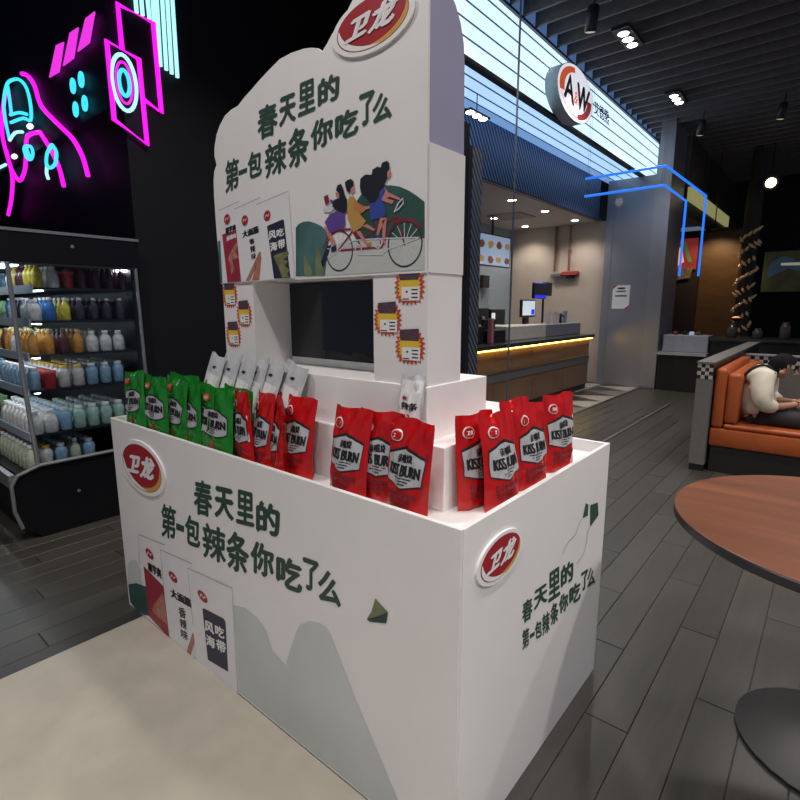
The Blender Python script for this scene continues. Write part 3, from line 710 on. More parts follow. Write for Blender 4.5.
G = [((.962, 1.660, Z0), (R(-3), 0, rz(-6)), 'large front green pouch nearest the red ones', grA, uGA),
     ((.998, 1.585, Z0), (R(-2), 0, rz(-10)), 'green pouch squeezed against the first red pouch', grB, uGB),
     ((.985, 1.780, Z0), (R(-2), 0, rz(-15)), 'green pouch half hidden behind the large front green pouch', grB, uGB),
     ((.985, 1.875, Z0), (R(-2), R(1), rz(-13)), 'angled green pouch just right of the middle of the green row', grA, uGA),
     ((.980, 1.985, Z0), (R(-2), R(2), rz(-10)), 'angled green pouch in the middle of the green row', grB, uGB),
     ((.962, 2.110, Z0), (R(-2), R(-1), rz(-5)), 'flat-facing green pouch, second from the left end', grA, uGA),
     ((.962, 2.306, Z0+.004), (R(-3), R(-7), rz(-5)), 'leftmost green pouch leaning over the tray corner', grB, uGB),
     ((1.060, 2.06, Z0), (R(-2), 0, rz(0)), 'green pouch standing in the second row behind the others', grA, uGA)]
for loc, rot, lb, pr_, us in G: put(pr_, us, loc, rot, lb, g)
g = 'silver snack packs leaning on the riser'
SV = [(1.905, 'leftmost silver pack leaning behind the green pouches'), (1.82, 'second silver pack from the left end of the silver packs'), (1.725, 'third silver pack from the left behind the green pouches'),
      (1.645, 'silver pack in the middle of the leaning silver packs'), (1.56, 'silver pack just left of the gap before the last one'), (1.455, 'rightmost silver pack, set apart against the white riser')]
for i, (y_, lb) in enumerate(SV): put(siA, uSA, (1.000 + .003*(i % 2), y_-.045, .888), (R(-13), R(7+2*(i % 3)), rz(-12)), lb, g)
put(pouch('snack_pouch', 'strip', silver_foil, 'strip', 51, w=.085, h=.175, T=.006), [False], (1.050, .846, 1.046), (0, 0, rz(0)), 'slim white pack with orange stick picture standing on the lower riser', 'white snack pack')

# ================================================================ DRINKS COOLER
cool_black = mat('cooler_black', (.006, .006, .008), .35, spec=.3); cool_trim = mat('cooler_trim', (.33, .34, .36), .35, .6)
cool_in = mat('cooler_inside', (.014, .016, .02), .4); led_w = mat('led_white', (.9, .95, 1), .4, emit=9, ecol=(.85, .95, 1))
rail_m = mat('price_rail', (.4, .47, .52), .35)
YE = 3.631
ck = thing('drinks_cooler', 'black open drinks cooler with glass end and lit shelves of bottles', 'cooler', (1.2, YE+1.5, 0))
YB_ = 7.2
end = [(.80, .10), (.90, .0), (1.625, 0), (1.625, .455), (.925, .455), (.80, .412), (.775, .36), (.775, .2)]
MB().prism(end, 'y', YE, YE+.04).build('end_panel', cool_black, ck, 'black lower end panel')
MB().prism([(.83, .10), (.92, 0.0), (1.62, 0), (1.62, .40), (.83, .40)], 'y', YE+.045, YB_).build('base', cool_black, ck)
MB().tube([(.925, YE-.008, .458), (1.61, YE-.008, .458)], .011, 8).build('end_trim', cool_trim, ck)
MB().tube([(.925, YE-.008, .458), (.805, YE-.008, .418), (.772, YE-.008, .36), (.772, YE-.008, .2), (.80, YE-.008, .09)], .011, 8).build('end_trim', cool_trim, ck)
MB().box((.77, YE+.02, .34), (.80, YB_, .42)).build('front_bumper', cool_trim, ck)
MB().lathe([(.010, 0), (.010, -.006)], (1.12, YE, .24), 10, 'y').build('screw_cap', cool_trim, ck)
MB().box((1.585, YE+.045, .456), (1.625, YB_, 1.655)).build('back_wall', cool_in, ck)
MB().box((.86, YE, 1.655), (1.63, YB_, 1.84)).build('canopy', cool_black, ck, bevel=.006)
MB().box((.858, YE-.006, 1.828), (1.635, YE+.02, 1.845)).build('canopy_trim', cool_trim, ck)
MB().lathe([(.010, 0), (.010, -.005)], (1.235, YE, 1.765), 10, 'y').build('screw_cap', cool_trim, ck)
MB().tube([(.895, YE-.004, 1.655), (.900, YE-.004, .98), (.918, YE-.004, .46)], .013, 8).build('front_post', cool_trim, ck)
MB().tube([(1.600, YE-.004, 1.655), (1.612, YE-.004, .46)], .011, 8).build('rear_post', cool_trim, ck)
MB().box((.895, YE-.012, 1.643), (1.61, YE+.006, 1.656)).build('end_rail', dark_metal, ck)
MB().box((.905, YE, .466), (1.60, YE+.006, 1.643)).build('end_glass', glass('cooler_glass', (.86, .88, .9), 1.25), ck, 'clear end pane')
SH = [(1.520, 1.02), (1.322, .99), (1.118, .96), (.905, .94), (.632, .92), (.425, .88)]
for i, (z, x0) in enumerate(SH):
    if i < 5:
        shf = MB().box((x0, YE+.05, z-.016), (1.585, YB_, z-.002)).build('shelf', cool_in, ck)
        MB().box((x0-.012, YE+.05, z-.036), (x0-.001, YB_, z+.014)).build('price_rail', rail_m, shf)
        MB().box((x0+.03, YE+.06, z-.024), (x0+.055, YB_-.1, z-.0165)).build('light_strip', led_w if i < 4 else cool_in, shf)
MB().box((.93, YE+.06, 1.640), (.965, YB_-.1, 1.652)).build('light_strip', led_w, ck)
MB().box((1.54, YE+.06, 1.635), (1.575, YE+.20, 1.65)).build('light_strip', led_w, ck)
# bottles
def bottle(body_c, cap_c, kind, name):
    t = thing('bottle', 'b', 'bottle')
    if kind == 'slim': prof = [(.024, 0), (.028, .006), (.028, .085), (.022, .105), (.011, .125), (.011, .132)]; capz = .132
    elif kind == 'fat': prof = [(.030, 0), (.036, .008), (.036, .07), (.030, .095), (.016, .112), (.016, .117)]; capz = .117
    elif kind == 'yogurt': prof = [(.026, 0), (.033, .008), (.030, .05), (.034, .085), (.028, .105), (.018, .115), (.018, .118)]; capz = .118
    else: prof = [(.028, 0), (.030, .003), (.033, .085), (.034, .09)]; capz = .09
    MB().lathe(prof, n=10).build('bottle_body', mat('bottle_' + name, body_c, .25, var=.25, scale=40), t, local=True, smooth=50)
    rc = prof[-1][0]+.003
    MB().lathe([(rc, capz), (rc, capz+.014), (rc*.9, capz+.017)], n=10).build('cap', mat('cap_' + name, cap_c, .35), t, local=True, smooth=50)
    return t
KIND = {
 'maroon': bottle((.12, .04, .05), (.2, .15, .15), 'slim', 'maroon'), 'green': bottle((.2, .38, .12), (.7, .7, .7), 'slim', 'green'), 'yellow': bottle((.75, .62, .08), (.8, .8, .75), 'slim', 'yellow'),
 'white': bottle((.72, .74, .72), (.8, .8, .8), 'fat', 'white'), 'darkb': bottle((.05, .05, .07), (.6, .6, .62), 'slim', 'dark'), 'blue': bottle((.05, .2, .55), (.7, .72, .75), 'slim', 'blue'),
 'orange': bottle((.7, .32, .06), (.8, .7, .3), 'slim', 'orange'), 'redcup': bottle((.55, .04, .05), (.6, .08, .07), 'cup', 'red'), 'yellowcap': bottle((.6, .6, .58), (.75, .5, .04), 'yogurt', 'yellowcap'),
 'bluewhite': bottle((.25, .42, .58), (.72, .78, .8), 'yogurt', 'bluewhite'), 'mint': bottle((.38, .58, .5), (.8, .84, .8), 'yogurt', 'mint'), 'clear': bottle((.5, .55, .4), (.75, .8, .8), 'slim', 'clear')}
usedk = {k: False for k in KIND}
DESC = {'maroon': 'maroon slim bottle', 'green': 'green slim bottle', 'yellow': 'yellow slim bottle', 'white': 'white rounded bottle', 'darkb': 'dark pale-capped bottle', 'blue': 'blue slim bottle', 'orange': 'orange juice bottle', 'redcup': 'red cup', 'yellowcap': 'yellow-capped white yogurt bottle', 'bluewhite': 'blue and white yogurt bottle', 'mint': 'mint green yogurt bottle', 'clear': 'white-capped olive bottle'}
ORD = ['top', 'second', 'third', 'fourth', 'fifth', 'bottom']
NTH = ['first', 'second', 'third', 'fourth', 'fifth', 'sixth', 'seventh', 'eighth', 'ninth', 'tenth', 'eleventh', 'twelfth']
def setb(kind, x, y, z, shelf, sc, col, row):
    o = KIND[kind] if not usedk[kind] else copy_tree(KIND[kind])
    usedk[kind] = True
    o.location = (x, y, z); o.scale = (sc, sc, sc); o.rotation_euler = (0, 0, random.uniform(0, 6))
    o['label'] = '%s, %s, %s from aisle, row %s from end glass' % (DESC[kind], ORD[shelf] + (' cooler shelf' if shelf < 5 else ' cooler well'), NTH[col], NTH[row])
    o['group'] = '%ss, %s cooler shelf' % (DESC[kind], ORD[shelf])
random.seed(8)
ROWK = [['yellow', 'white', 'redcup', 'maroon', 'maroon', 'maroon', 'maroon', 'maroon'],
        ['white', 'blue', 'yellow', 'darkb', 'darkb', 'darkb', 'darkb', 'darkb'],
        ['orange', 'orange', 'maroon', 'orange', 'white', 'white', 'white', 'white'],
        ['bluewhite', 'redcup', 'yellowcap', 'yellowcap', 'bluewhite', 'bluewhite', 'bluewhite', 'bluewhite'],
        ['white', 'white', 'bluewhite', 'mint', 'mint', 'mint', 'mint', 'mint'],
        ['clear', 'yellowcap', 'bluewhite', 'clear', 'bluewhite', 'clear', 'white', 'white']]
for si, (z, x0) in enumerate(SH):
    sc = [1.0, .95, 1.0, 1.05, 1.1, 1.1][si]
    for c in range(7):
        x = x0 + .036 + c*.0815
        if x > 1.555: continue
        for r_ in range((4 if si < 3 else 6) if c > 2 else (8, 10, 10)[c] if si > 1 else 7):
            y = YE + .088 + r_*.082 + (.0 if si < 5 else .02)
            if si == 5 and c > 4: continue
            if y > 4.75*x: continue
            kd = ROWK[si][min(c, 7)]
            if si in (0, 1, 2) and r_ > 2: kd = ROWK[si][(c + r_) % 5]
            setb(kd, x, y, z - (.002 if si < 5 else .024), si, sc, c, r_)

rows = MB(); RM = [mat('row_white', (.6, .62, .6), .3, var=.2), mat('row_blue', (.2, .36, .52), .3, var=.2), mat('row_orange', (.5, .25, .06), .3, var=.2), mat('row_green', (.2, .38, .2), .3, var=.2), mat('row_red', (.4, .05, .05), .3, var=.2), mat('row_yellow', (.55, .45, .08), .3, var=.2)]
for si, (z, x0) in enumerate(SH):
    for k in range(30):
        for c in range(2):
            y = YE + .088 + (12 + k)*.082; x = x0 + .036 + c*.0815
            if y > YB_ - .06: continue
            rows.cur = (si*2 + k//4 + c) % 6
            rows.lathe([(.028, z), (.033, z+.008), (.033, z+.07), (.018, z+.10), (.018, z+.125)], (x, y, 0), 7)
br_ = rows.build('bottle_rows', RM, smooth=50); br_['kind'] = 'stuff'; tag(br_, 'rows of mixed bottles far down the drinks cooler', 'bottles')
for k, u_ in usedk.items():
    if not u_:
        for ch in list(KIND[k].children): bpy.data.objects.remove(ch)
        bpy.data.objects.remove(KIND[k])

# ================================================================ NEON SIGNS
def neon(name, col, st_): return mat(name, tuple(.03*c for c in col), .4, emit=st_, ecol=col, var=0)
pink = neon('neon_pink', (.93, .012, .80), 1.2); cyan = neon('neon_cyan', (.05, .72, .95), 1.25); icy = neon('neon_ice', (.45, .95, .98), 1.2); pinkfill = neon('neon_pink_panel', (.93, .045, .84), .95); neon_white = neon('neon_white', (.95, .95, 1), 1.5)
XN, YN = 1.575, 3.695
def onx(pts, d=0): return [(XN-d, p[0], p[1]) for p in pts]
def ony(pts, d=0): return [(p[0], YN-d, p[1]) for p in pts]
def smoothl(pts, n=3):
    P = [Vector(p) for p in pts]; out = []
    for i in range(len(P)-1):
        p0 = P[max(i-1, 0)]; p1 = P[i]; p2 = P[i+1]; p3 = P[min(i+2, len(P)-1)]
        for k in range(n):
            t = k/n; out.append(.5*((2*p1)+(p2-p0)*t+(2*p0-5*p1+4*p2-p3)*t*t+(3*p1-p0-3*p2+p3)*t**3))
    return [tuple(v) for v in out + [P[-1]]]
fig = thing('neon_sign', 'pink and cyan neon drawing of a drinking figure on the dark board', 'neon sign', (XN, 4.9, 2.4))
TUBES = [(pink, [(5.298,3.265),(5.175,3.219),(5.046,3.117),(4.947,2.945),(4.622,2.739),(4.388,2.599),(4.247,2.454),(4.185,2.315)]), (pink, [(5.043,2.775),(4.847,2.607),(4.716,2.455),(4.663,2.312)]),
         (pink, [(5.749,3.259),(5.946,3.092),(6.011,2.921),(5.932,2.72),(5.874,2.571),(5.978,2.395),(6.144,2.263)]), (pink, [(5.96,2.807),(5.883,2.642),(5.698,2.505),(5.518,2.562),(5.432,2.68),(5.345,2.803),(5.043,2.775)])]
CY = [(cyan, [(5.751,2.844),(5.796,3.015),(5.775,3.166),(5.64,3.264),(5.45,3.255),(5.286,3.207),(5.162,3.115),(5.118,2.984),(5.158,2.881),(5.328,2.933),(5.655,2.968)]), (icy, [(5.751,2.844),(5.579,2.871),(5.388,2.84)]), (cyan, [(5.644,3.027),(5.413,2.994),(5.232,2.942)]), (cyan, [(5.623,3.249),(5.613,3.15),(5.615,3.021)]),
      (icy, [(6.453,2.683),(6.216,2.683),(5.952,2.677)]), (cyan, [(4.75,2.623),(4.677,2.557),(4.724,2.486),(4.833,2.47),(4.914,2.507),(4.875,2.582),(4.75,2.623)]), (icy, [(4.902,2.505),(4.935,2.449),(4.913,2.401)]), (cyan, [(5.377,2.724),(5.23,2.697),(5.197,2.638),(5.267,2.604),(5.355,2.634),(5.403,2.696),(5.377,2.724)]), (cyan, [(5.331,2.694),(5.284,2.632)])]
for m_, p in TUBES: MB().tube(smoothl(onx(p)), .0165, 8).build('neon_tube', m_, fig)
for m_, p in CY: MB().tube(smoothl(onx(p, .02)), .0125, 8).build('neon_tube', m_, fig)
for q in [(5.107,2.819),(5.585,2.677)]: MB().lathe([(.0, -.035), (.02, -.02), (.02, .02), (.0, .035)], (XN-.045, q[0], q[1]), 8, 'y').build('bulb', neon_white, fig)
BARS = [([(4.709,3.086),(4.509,3.245),(4.368,3.225),(4.511,3.072)], 'lowest slanted pink neon bar, left of the three'), ([(4.423,3.088),(4.242,3.244),(4.096,3.233),(4.225,3.083)], 'middle slanted pink neon bar of the three'), ([(4.144,3.101),(3.964,3.244),(3.818,3.238),(3.945,3.098)], 'highest slanted pink neon bar, right of the three')]
for p, lb in BARS: tag(MB().prism(p, 'x', XN+.004, XN-.004).build('neon_bar', pinkfill), lb, 'neon bar', 'slanted pink neon bars')
DOT = [([(4.288,2.925)], 'upper left cyan neon oval of the four'), ([(4.136,2.927)], 'upper right cyan neon oval of the four'), ([(4.283,2.772)], 'lower left cyan neon oval of the four'), ([(4.116,2.773)], 'lower right cyan neon oval of the four')]
for p, lb in DOT:
    u, v = p[0]
    tag(MB().tube(onx(ell(u, v, .030, .042, 18)), .010, 8, True).build('neon_oval', cyan), lb, 'neon oval', 'cyan neon ovals')
f1 = [(1.579,3.037),(1.771,2.996),(1.78,2.478),(1.58,2.582)]
f2 = [(1.674,3.023),(1.671,3.282),(1.893,3.259),(1.902,2.71),(1.781,2.764)]
tag(MB().tube(ony(f1), .017, 8, True).build('neon_sign', pink), 'pink neon frame around the ringed disc', 'neon sign')
tag(MB().tube(ony(f2, -.012), .017, 8).build('neon_sign', pink), 'open pink neon frame in front of the cyan bars', 'neon sign')
rings = thing('neon_rings', 'round target of nested neon rings inside the pink frame', 'neon rings', (1.7, YN, 2.7))
(ru, rv), (rx1, rz1), (rx2, rz2) = [(1.66,2.818),(1.735,2.84),(1.645,2.653)]
for m_, a, b, r_ in ((icy, 1.0, 1.0, .012), (pink, .66, .74, .008), (cyan, .42, .46, .012)):
    MB().tube(ony([(ru+a*(rx1-ru)*math.cos(t*PI/14), rv+b*(rv-rz2)*math.sin(t*PI/14)) for t in range(28)], .01), r_, 8, True).build('ring', m_, rings)
cb = thing('neon_strips', 'block of cyan neon strips hanging behind the pink frame', 'neon strips', (2.0, YN, 3.3))
for a, b in (([(1.782,3.486),(1.784,3.274)]), ([(1.82,3.502),(1.822,3.273)]), ([(1.858,3.518),(1.866,3.269)]), ([(1.897,3.535),(1.897,3.264)]), ([(1.928,3.548),(1.917,3.002)]), ([(1.966,3.565),(1.956,2.99)]), ([(2.001,3.579),(1.993,2.978)]), ([(2.036,3.594),(2.032,2.967)])):
    MB().tube(ony([a, b], -.004), .0135, 8).build('neon_strip', icy, cb)

# ================================================================ BURGER SHOP FRONT
YFA, ZB, ZTOP = 2.775, 3.56, 4.235
lit = lambda n, s, c: mat(n, (.7, .8, .9), .5, emit=s, ecol=c, var=.02)
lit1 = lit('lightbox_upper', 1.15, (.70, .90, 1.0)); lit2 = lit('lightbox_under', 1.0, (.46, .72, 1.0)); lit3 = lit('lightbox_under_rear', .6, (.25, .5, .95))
fas = thing('lightbox_fascia', 'long glowing white and blue slatted lightbox above the burger shop', 'lightbox', (7.2, YFA, 3.5))
zs = [4.235, 4.155, 4.010, 3.861, 3.722, 3.575]
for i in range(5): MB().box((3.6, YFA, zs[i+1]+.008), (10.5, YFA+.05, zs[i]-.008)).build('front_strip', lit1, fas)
jt_m = mat('lightbox_joint', (.25, .36, .48), .5)
for i in range(1, 5): MB().box((3.6, YFA-.006, zs[i]-.006), (10.5, YFA+.05, zs[i]+.006)).build('joint', jt_m, fas)
MB().box((3.6, YFA+.052, 3.56), (10.5, YFA+.08, 4.5)).build('backing', mat('fascia_back', (.35, .5, .75), .5, emit=.28, ecol=(.2, .4, .85)), fas)  # glow put in for blue light on the wall between slat ends
MB().box((3.6, YFA-.02, 3.538), (10.52, YFA+.05, 3.572)).build('edge_trim', dark_metal, fas)
MB().box((3.6, YFA-.022, 4.236), (10.52, YFA+.05, 4.262)).build('top_trim', mat('navy_trim', (.02, .03, .08), .4), fas)
ys = [2.84, 2.945, 3.105, 3.25, 3.42]
for i in range(4): MB().box((3.6, ys[i]+.008, 3.56), (10.5, ys[i+1]-.008, 3.60)).build('under_strip', (lit2, lit2, lit2, lit3)[i], fas)
for i in range(1, 4): MB().box((3.6, ys[i]-.0075, 3.554), (10.5, ys[i]+.0075, 3.60)).build('joint', jt_m, fas)
MB().box((3.6, 2.835, 3.601), (10.5, 3.43, 3.62)).build('backing', dark_metal, fas)
MB().box((10.525, 2.5, 2.9), (10.9, 3.5, 4.5)).build('end_return', mat('blue_grey_panel', (.16, .19, .28), .5), fas)
# oval sign with letters
sgn = thing('oval_sign', 'oval red and white burger restaurant sign on the glowing fascia', 'sign', (6.34, 2.62, 3.5))
sw = mat('sign_white', (.85, .85, .87), .4, emit=.72, ecol=(.95, .93, 1), var=.01); so = mat('sign_orange', (.75, .13, .03), .4, emit=.55, ecol=(.8, .12, .04)); sr = mat('sign_red', (.4, .02, .03), .4, emit=.3, ecol=(.5, .03, .05)); sb = mat('sign_black', (.03, .01, .02), .4)
CX, CZ, CA, CB = 6.337, 3.825, .532, .29
MB().prism(ell(CX, CZ, CA, CB, 56), 'y', 2.765, 2.62).build('sign_body', mat('sign_side', (.4, .48, .52), .4), sgn, smooth=40)
pl = face_y(2.62, .001)
m_ = MB(); flat(m_, ell(CX, CZ, CA*.985, CB*.98, 56), pl); m_.build('white_face', sw, sgn)
def crescent(a0, a1, mt, nm):
    n = 14; o_ = [(CX+CA*.9*math.cos(a), CZ+CB*.88*math.sin(a)) for a in [a0+(a1-a0)*i/n for i in range(n+1)]]
    i_ = [(CX+CA*.64*math.cos(a), CZ+CB*.70*math.sin(a)) for a in [a1-(a1-a0)*i/n for i in range(n+1)]]
    m_ = MB(); flat(m_, o_+i_, pl, .0015); m_.build(nm, mt, sgn)
crescent(R(100), R(195), so, 'orange_arc'); crescent(R(-80), R(5), sr, 'red_arc')
m_ = MB(); stroke(m_, [(CX+CA*.82*math.cos(R(a)), CZ+CB*.82*math.sin(R(a))) for a in range(200, 281, 8)], .012, pl, .0015); m_.build('red_line', so, sgn)
m_ = MB()
lettering(m_, 'A', [(CX-.36, CZ-.12), (CX-.05, CZ-.15), (CX-.1, CZ+.16), (CX-.3, CZ+.14)], lambda u, v, e=0: pl(u, v, e+.003), .04, .0004)
lettering(m_, 'W', [(CX+.03, CZ-.15), (CX+.34, CZ-.13), (CX+.42, CZ+.14), (CX+.0, CZ+.14)], lambda u, v, e=0: pl(u, v, e+.003), .04, .0004)
m_.build('letters', sb, sgn)
m_ = MB(); lettering(m_, '&', [(CX-.07, CZ-.11), (CX+.05, CZ-.11), (CX+.06, CZ+.02), (CX-.06, CZ+.02)], lambda u, v, e=0: pl(u, v, e+.003), .02, .0004); m_.build('ampersand', so, sgn)
cn = thing('sign_lettering', 'small blue Chinese lettering beside the oval sign', 'lettering', (7.2, YFA, 3.7))
(a_, b_, c_, d_) = [(7.319,3.913),(7.911,3.898),(7.873,4.082),(7.292,4.063)]
m_ = MB(); lettering(m_, '艾德熊', [a_, b_, c_, d_], face_y(YFA, .004), .015, .0006); m_.build('characters', mat('blue_ink', (.03, .07, .28), .4), cn)

# glass front with joints
gm = glass('shop_glass', (.96, .97, .985), 1.05, 0, .05)
GX = [3.905, 4.775, 7.25, 9.585]
for i in range(3):
    wn = struct(MB().box((GX[i]+.006, 2.536, .012), (GX[i+1]-.006, 2.546, 4.262)).build('window_%d' % (i+1), gm), 'tall frameless shop window pane')
joint = mat('glass_joint', (.12, .14, .17), .3)
struct(MB().box((GX[1]-.005, 2.533, .012), (GX[1]+.005, 2.549, 4.26)).build('trim_2', joint), 'dark vertical joint between shop window panes')
struct(MB().box((3.905, 2.53, -.004), (9.58, 2.552, .012)).build('trim_3', mat('sill_metal', (.25, .24, .23), .3, .6)), 'metal sill under the shop windows')
struct(MB().box((3.50, 2.76, 2.90), (3.595, 3.72, 4.5)).build('wall_end', black_wall), 'black end of the lightbox fascia')
# left jamb with mesh
mesh_m = stripes('blue_mesh', (.015, .02, .04), (.2, .28, .5), 5, (0, R(35), 0), .5)
meshd_m = stripes('dark_mesh', (.015, .016, .022), (.14, .16, .2), 6, (0, R(35), 0), .5)
struct(MB().box((4.30, 2.80, 0.0), (4.42, 2.85, 2.88)).build('trim_4', dark_metal), 'dark jamb at the shop window')
struct(MB().box((4.425, 2.80, 0.0), (4.60, 2.84, 2.88)).build('trim_5', meshd_m), 'dark mesh strip at the shop window')
struct(MB().box((3.61, 3.425, 2.90), (9.58, 3.46, 3.60)).build('wall_mesh', mesh_m), 'blue-lit mesh band above the shop counter')
struct(MB().box((3.91, 3.40, 2.885), (9.58, 3.47, 2.90)).build('trim_6', dark_metal), 'edge trim under the mesh band')
# shop room
beige_w = mat('shop_wall_beige', (.47, .40, .33), .6, var=.05, scale=3); bluegrey_w = mat('shop_wall_bluegrey', (.30, .36, .40), .6)
struct(MB().box((9.75, 3.3, 0), (9.85, 5.3, 2.9)).build('wall_shop_right', beige_w), 'beige tiled wall of the burger shop')
struct(MB().box((3.9, 5.2, 0), (9.75, 5.3, 2.9)).build('wall_shop_back', bluegrey_w), 'blue-grey rear wall of the burger shop kitchen')
struct(MB().box((3.9, 3.47, 2.90), (9.85, 5.3, 2.95)).build('ceiling_shop', mat('shop_ceiling', (.5, .44, .4), .7)), 'pale ceiling of the burger shop')
lamp_e = mat('lamp_warm', (1, .95, .85), .4, emit=14, ecol=(1, .92, .8), var=0)
ring_m = mat('lamp_ring', (.6, .58, .55), .4)
SHL = [(6.975, 3.741, 'nearest the left window joint'), (8.162, 4.709, 'at the rear above the menu screens'), (8.099, 3.756, 'in the middle of the front row'), (9.339, 4.718, 'in the rear row above the beige wall'), (9.27, 3.731, 'at the right end of the front row')]
for x, y, lb in SHL:
    t = thing('ceiling_lamp', 'recessed shop ceiling lamp ' + lb, 'lamp', (x, y, 2.885), group='recessed shop ceiling lamps')
    MB().lathe([(.085, 2.8985), (.085, 2.892), (.065, 2.889)], (x, y, 0), 16).build('ring', ring_m, t)
    MB().lathe([(.058, 2.8885), (.05, 2.884)], (x, y, 0), 16).build('bulb', lamp_e, t)
    spot((x, y, 2.87), 48, 130, .7, (1, .88, .78), .06)
struct(MB().box((7.9, 4.1, 2.888), (8.5, 4.7, 2.8995)).build('trim_7', mat('vent_grey', (.28, .24, .22), .6)), 'ceiling vent of the burger shop')
# counter
wood_c = mat('counter_wood', (.20, .11, .06), .35, var=.15, scale=6, stretch=(.3, 1, 1)); ctop = mat('counter_top', (.035, .034, .036), .25); cgrey = mat('counter_grey', (.13, .12, .12), .4)
ct = thing('shop_counter', 'long wooden shop counter with glowing yellow strip under its top', 'counter', (7.1, 3.5, 0))
for i in range(4): MB().bbox((4.62+i*1.075, 3.22, .60), (4.62+(i+1)*1.075-.006, 3.26, .85), .003, 1).build('upper_panel', wood_c, ct)
MB().box((4.62, 3.205, .578), (8.93, 3.26, .594)).build('gold_strip', mat('gold_strip', (.6, .42, .2), .3, .8), ct)
MB().box((4.62, 3.215, .46), (8.93, 3.26, .576)).build('grey_band', cgrey, ct)
for i in range(4): MB().bbox((4.62+i*1.075, 3.22, .10), (4.62+(i+1)*1.075-.006, 3.26, .455), .003, 1).build('lower_panel', wood_c, ct)
MB().box((4.62, 3.25, .004), (8.93, 3.29, .098)).build('plinth', dark_metal, ct)
MB().box((4.60, 3.16, .885), (9.0, 3.95, .94)).build('worktop', ctop, ct, bevel=.004)
MB().box((4.62, 3.262, .10), (8.93, 3.9, .884)).build('carcass', cgrey, ct)
MB().box((4.64, 3.185, .868), (8.95, 3.20, .8845)).build('led_strip', mat('led_yellow', (1, .7, .1), .4, emit=16, ecol=(1, .62, .08), var=0), ct)
up = thing('service_box', 'pale raised service ledge standing on the shop counter', 'ledge', (7.9, 3.5, .941))
MB().bbox((6.40, 3.42, .941), (7.60, 3.85, 1.135), .006, 1).build('pale_block', mat('ledge_pale', (.55, .5, .43), .5), up)
MB().bbox((7.602, 3.42, .941), (9.0, 3.85, 1.13), .006, 1).build('grey_block', mat('ledge_grey', (.2, .2, .22), .5), up)
# menu screens
scr_m = mat('menu_blue', (.35, .45, .6), .3, emit=.45, ecol=(.42, .55, .75), var=.03); food1 = mat('menu_food_brown', (.35, .12, .05), .4, emit=.12, ecol=(.5, .15, .05)); food2 = mat('menu_food_gold', (.6, .35, .08), .4, emit=.25, ecol=(.7, .4, .1))
random.seed(4)
def menu(x0, x1, lb, seed):
    t = thing('menu_screen', lb, 'menu screen', ((x0+x1)/2, 4.62, 2.06), group='lit menu screens in the burger shop')
    MB().box((x0, 4.60, 2.075), (x1-.01, 4.66, 2.60)).build('frame', dark_metal, t)
    MB().box((x0+.02, 4.596, 2.095), (x1-.03, 4.599, 2.58)).build('screen', scr_m, t)
    rnd = random.Random(seed); m1 = MB(); m2 = MB(); p4 = face_y(4.596, .001); nn = 4 if x1-x0 > .8 else 2
    for i in range(nn):
        for j in range(2):
            cx = x0+(i+.55)*(x1-x0)/nn; cz = 2.19+.24*j
            k = [(cx+.1*math.cos(a)*rnd.uniform(.7, 1.2), cz+.06*math.sin(a)*rnd.uniform(.7, 1.3)) for a in [q*.7 for q in range(9)]]
            flat(m1 if (i+j) % 2 else m2, k, p4)
    m1.build('food_picture', food1, t); m2.build('food_picture', food2, t)
    MB().box(((x0+x1)/2-.02, 4.63, 2.601), ((x0+x1)/2+.02, 4.65, 2.898)).build('hanger', dark_metal, t)
menu(7.44, 8.58, 'right lit menu screen with rows of burger pictures', 3)
menu(6.55, 7.43, 'left lit menu screen with golden burger pictures', 6)
# till screens and kitchen gear
def bxthing(name, label, cat, parts, loc, group=None):
    t = thing(name, label, cat, loc, group=group)
    for nm, a, b, mt, *r in parts: MB().bbox(a, b, r[0] if r else .006, 1).build(nm, mt, t)
    return t
blk = mat('gear_black', (.014, .014, .016), .35); tan = mat('carton_tan', (.42, .3, .2), .6); kblue = mat('kitchen_blue', (.02, .03, .5), .4, emit=.9, ecol=(.01, .03, .8)); steel = mat('steel', (.45, .45, .46), .3, .8)
bxthing('kitchen_display', 'black hanging order display with blue stripe on the beige wall', 'screen', [('housing', (7.86, 3.76, 1.53), (8.30, 3.81, 1.78), blk), ('stripe', (7.87, 3.755, 1.54), (8.29, 3.759, 1.585), kblue, .001), ('top_stripe', (7.87, 3.755, 1.765), (8.29, 3.759, 1.776), kblue, .001), ('side_box', (8.305, 3.76, 1.58), (8.52, 3.84, 1.80), blk), ('arm', (8.25, 3.78, 1.1315), (8.28, 3.81, 1.53), blk)], (8.2, 3.79, 1.1315))
tl = mat('till_white', (.7, .75, .8), .3, emit=.55, ecol=(.75, .82, .9)); 
bxthing('till_screen', 'lit till screen with white page on the counter', 'screen', [('bezel', (7.36, 3.72, 1.24), (7.84, 3.76, 1.51), blk), ('page', (7.39, 3.716, 1.27), (7.81, 3.719, 1.49), tl, .001), ('purple_corner', (7.68, 3.713, 1.28), (7.79, 3.7155, 1.36), kblue, .001), ('stand', (7.54, 3.74, 1.136), (7.66, 3.80, 1.24), blk)], (7.6, 3.74, 1.136))
bxthing('till', 'black till machine at the left end of the shop counter', 'till', [('body', (5.28, 3.40, .941), (5.72, 3.80, 1.16), blk), ('head', (5.33, 3.45, 1.161), (5.66, 3.75, 1.30), blk), ('receipt', (5.40, 3.42, 1.301), (5.62, 3.60, 1.308), white_paint, .001)], (5.5, 3.6, .941))
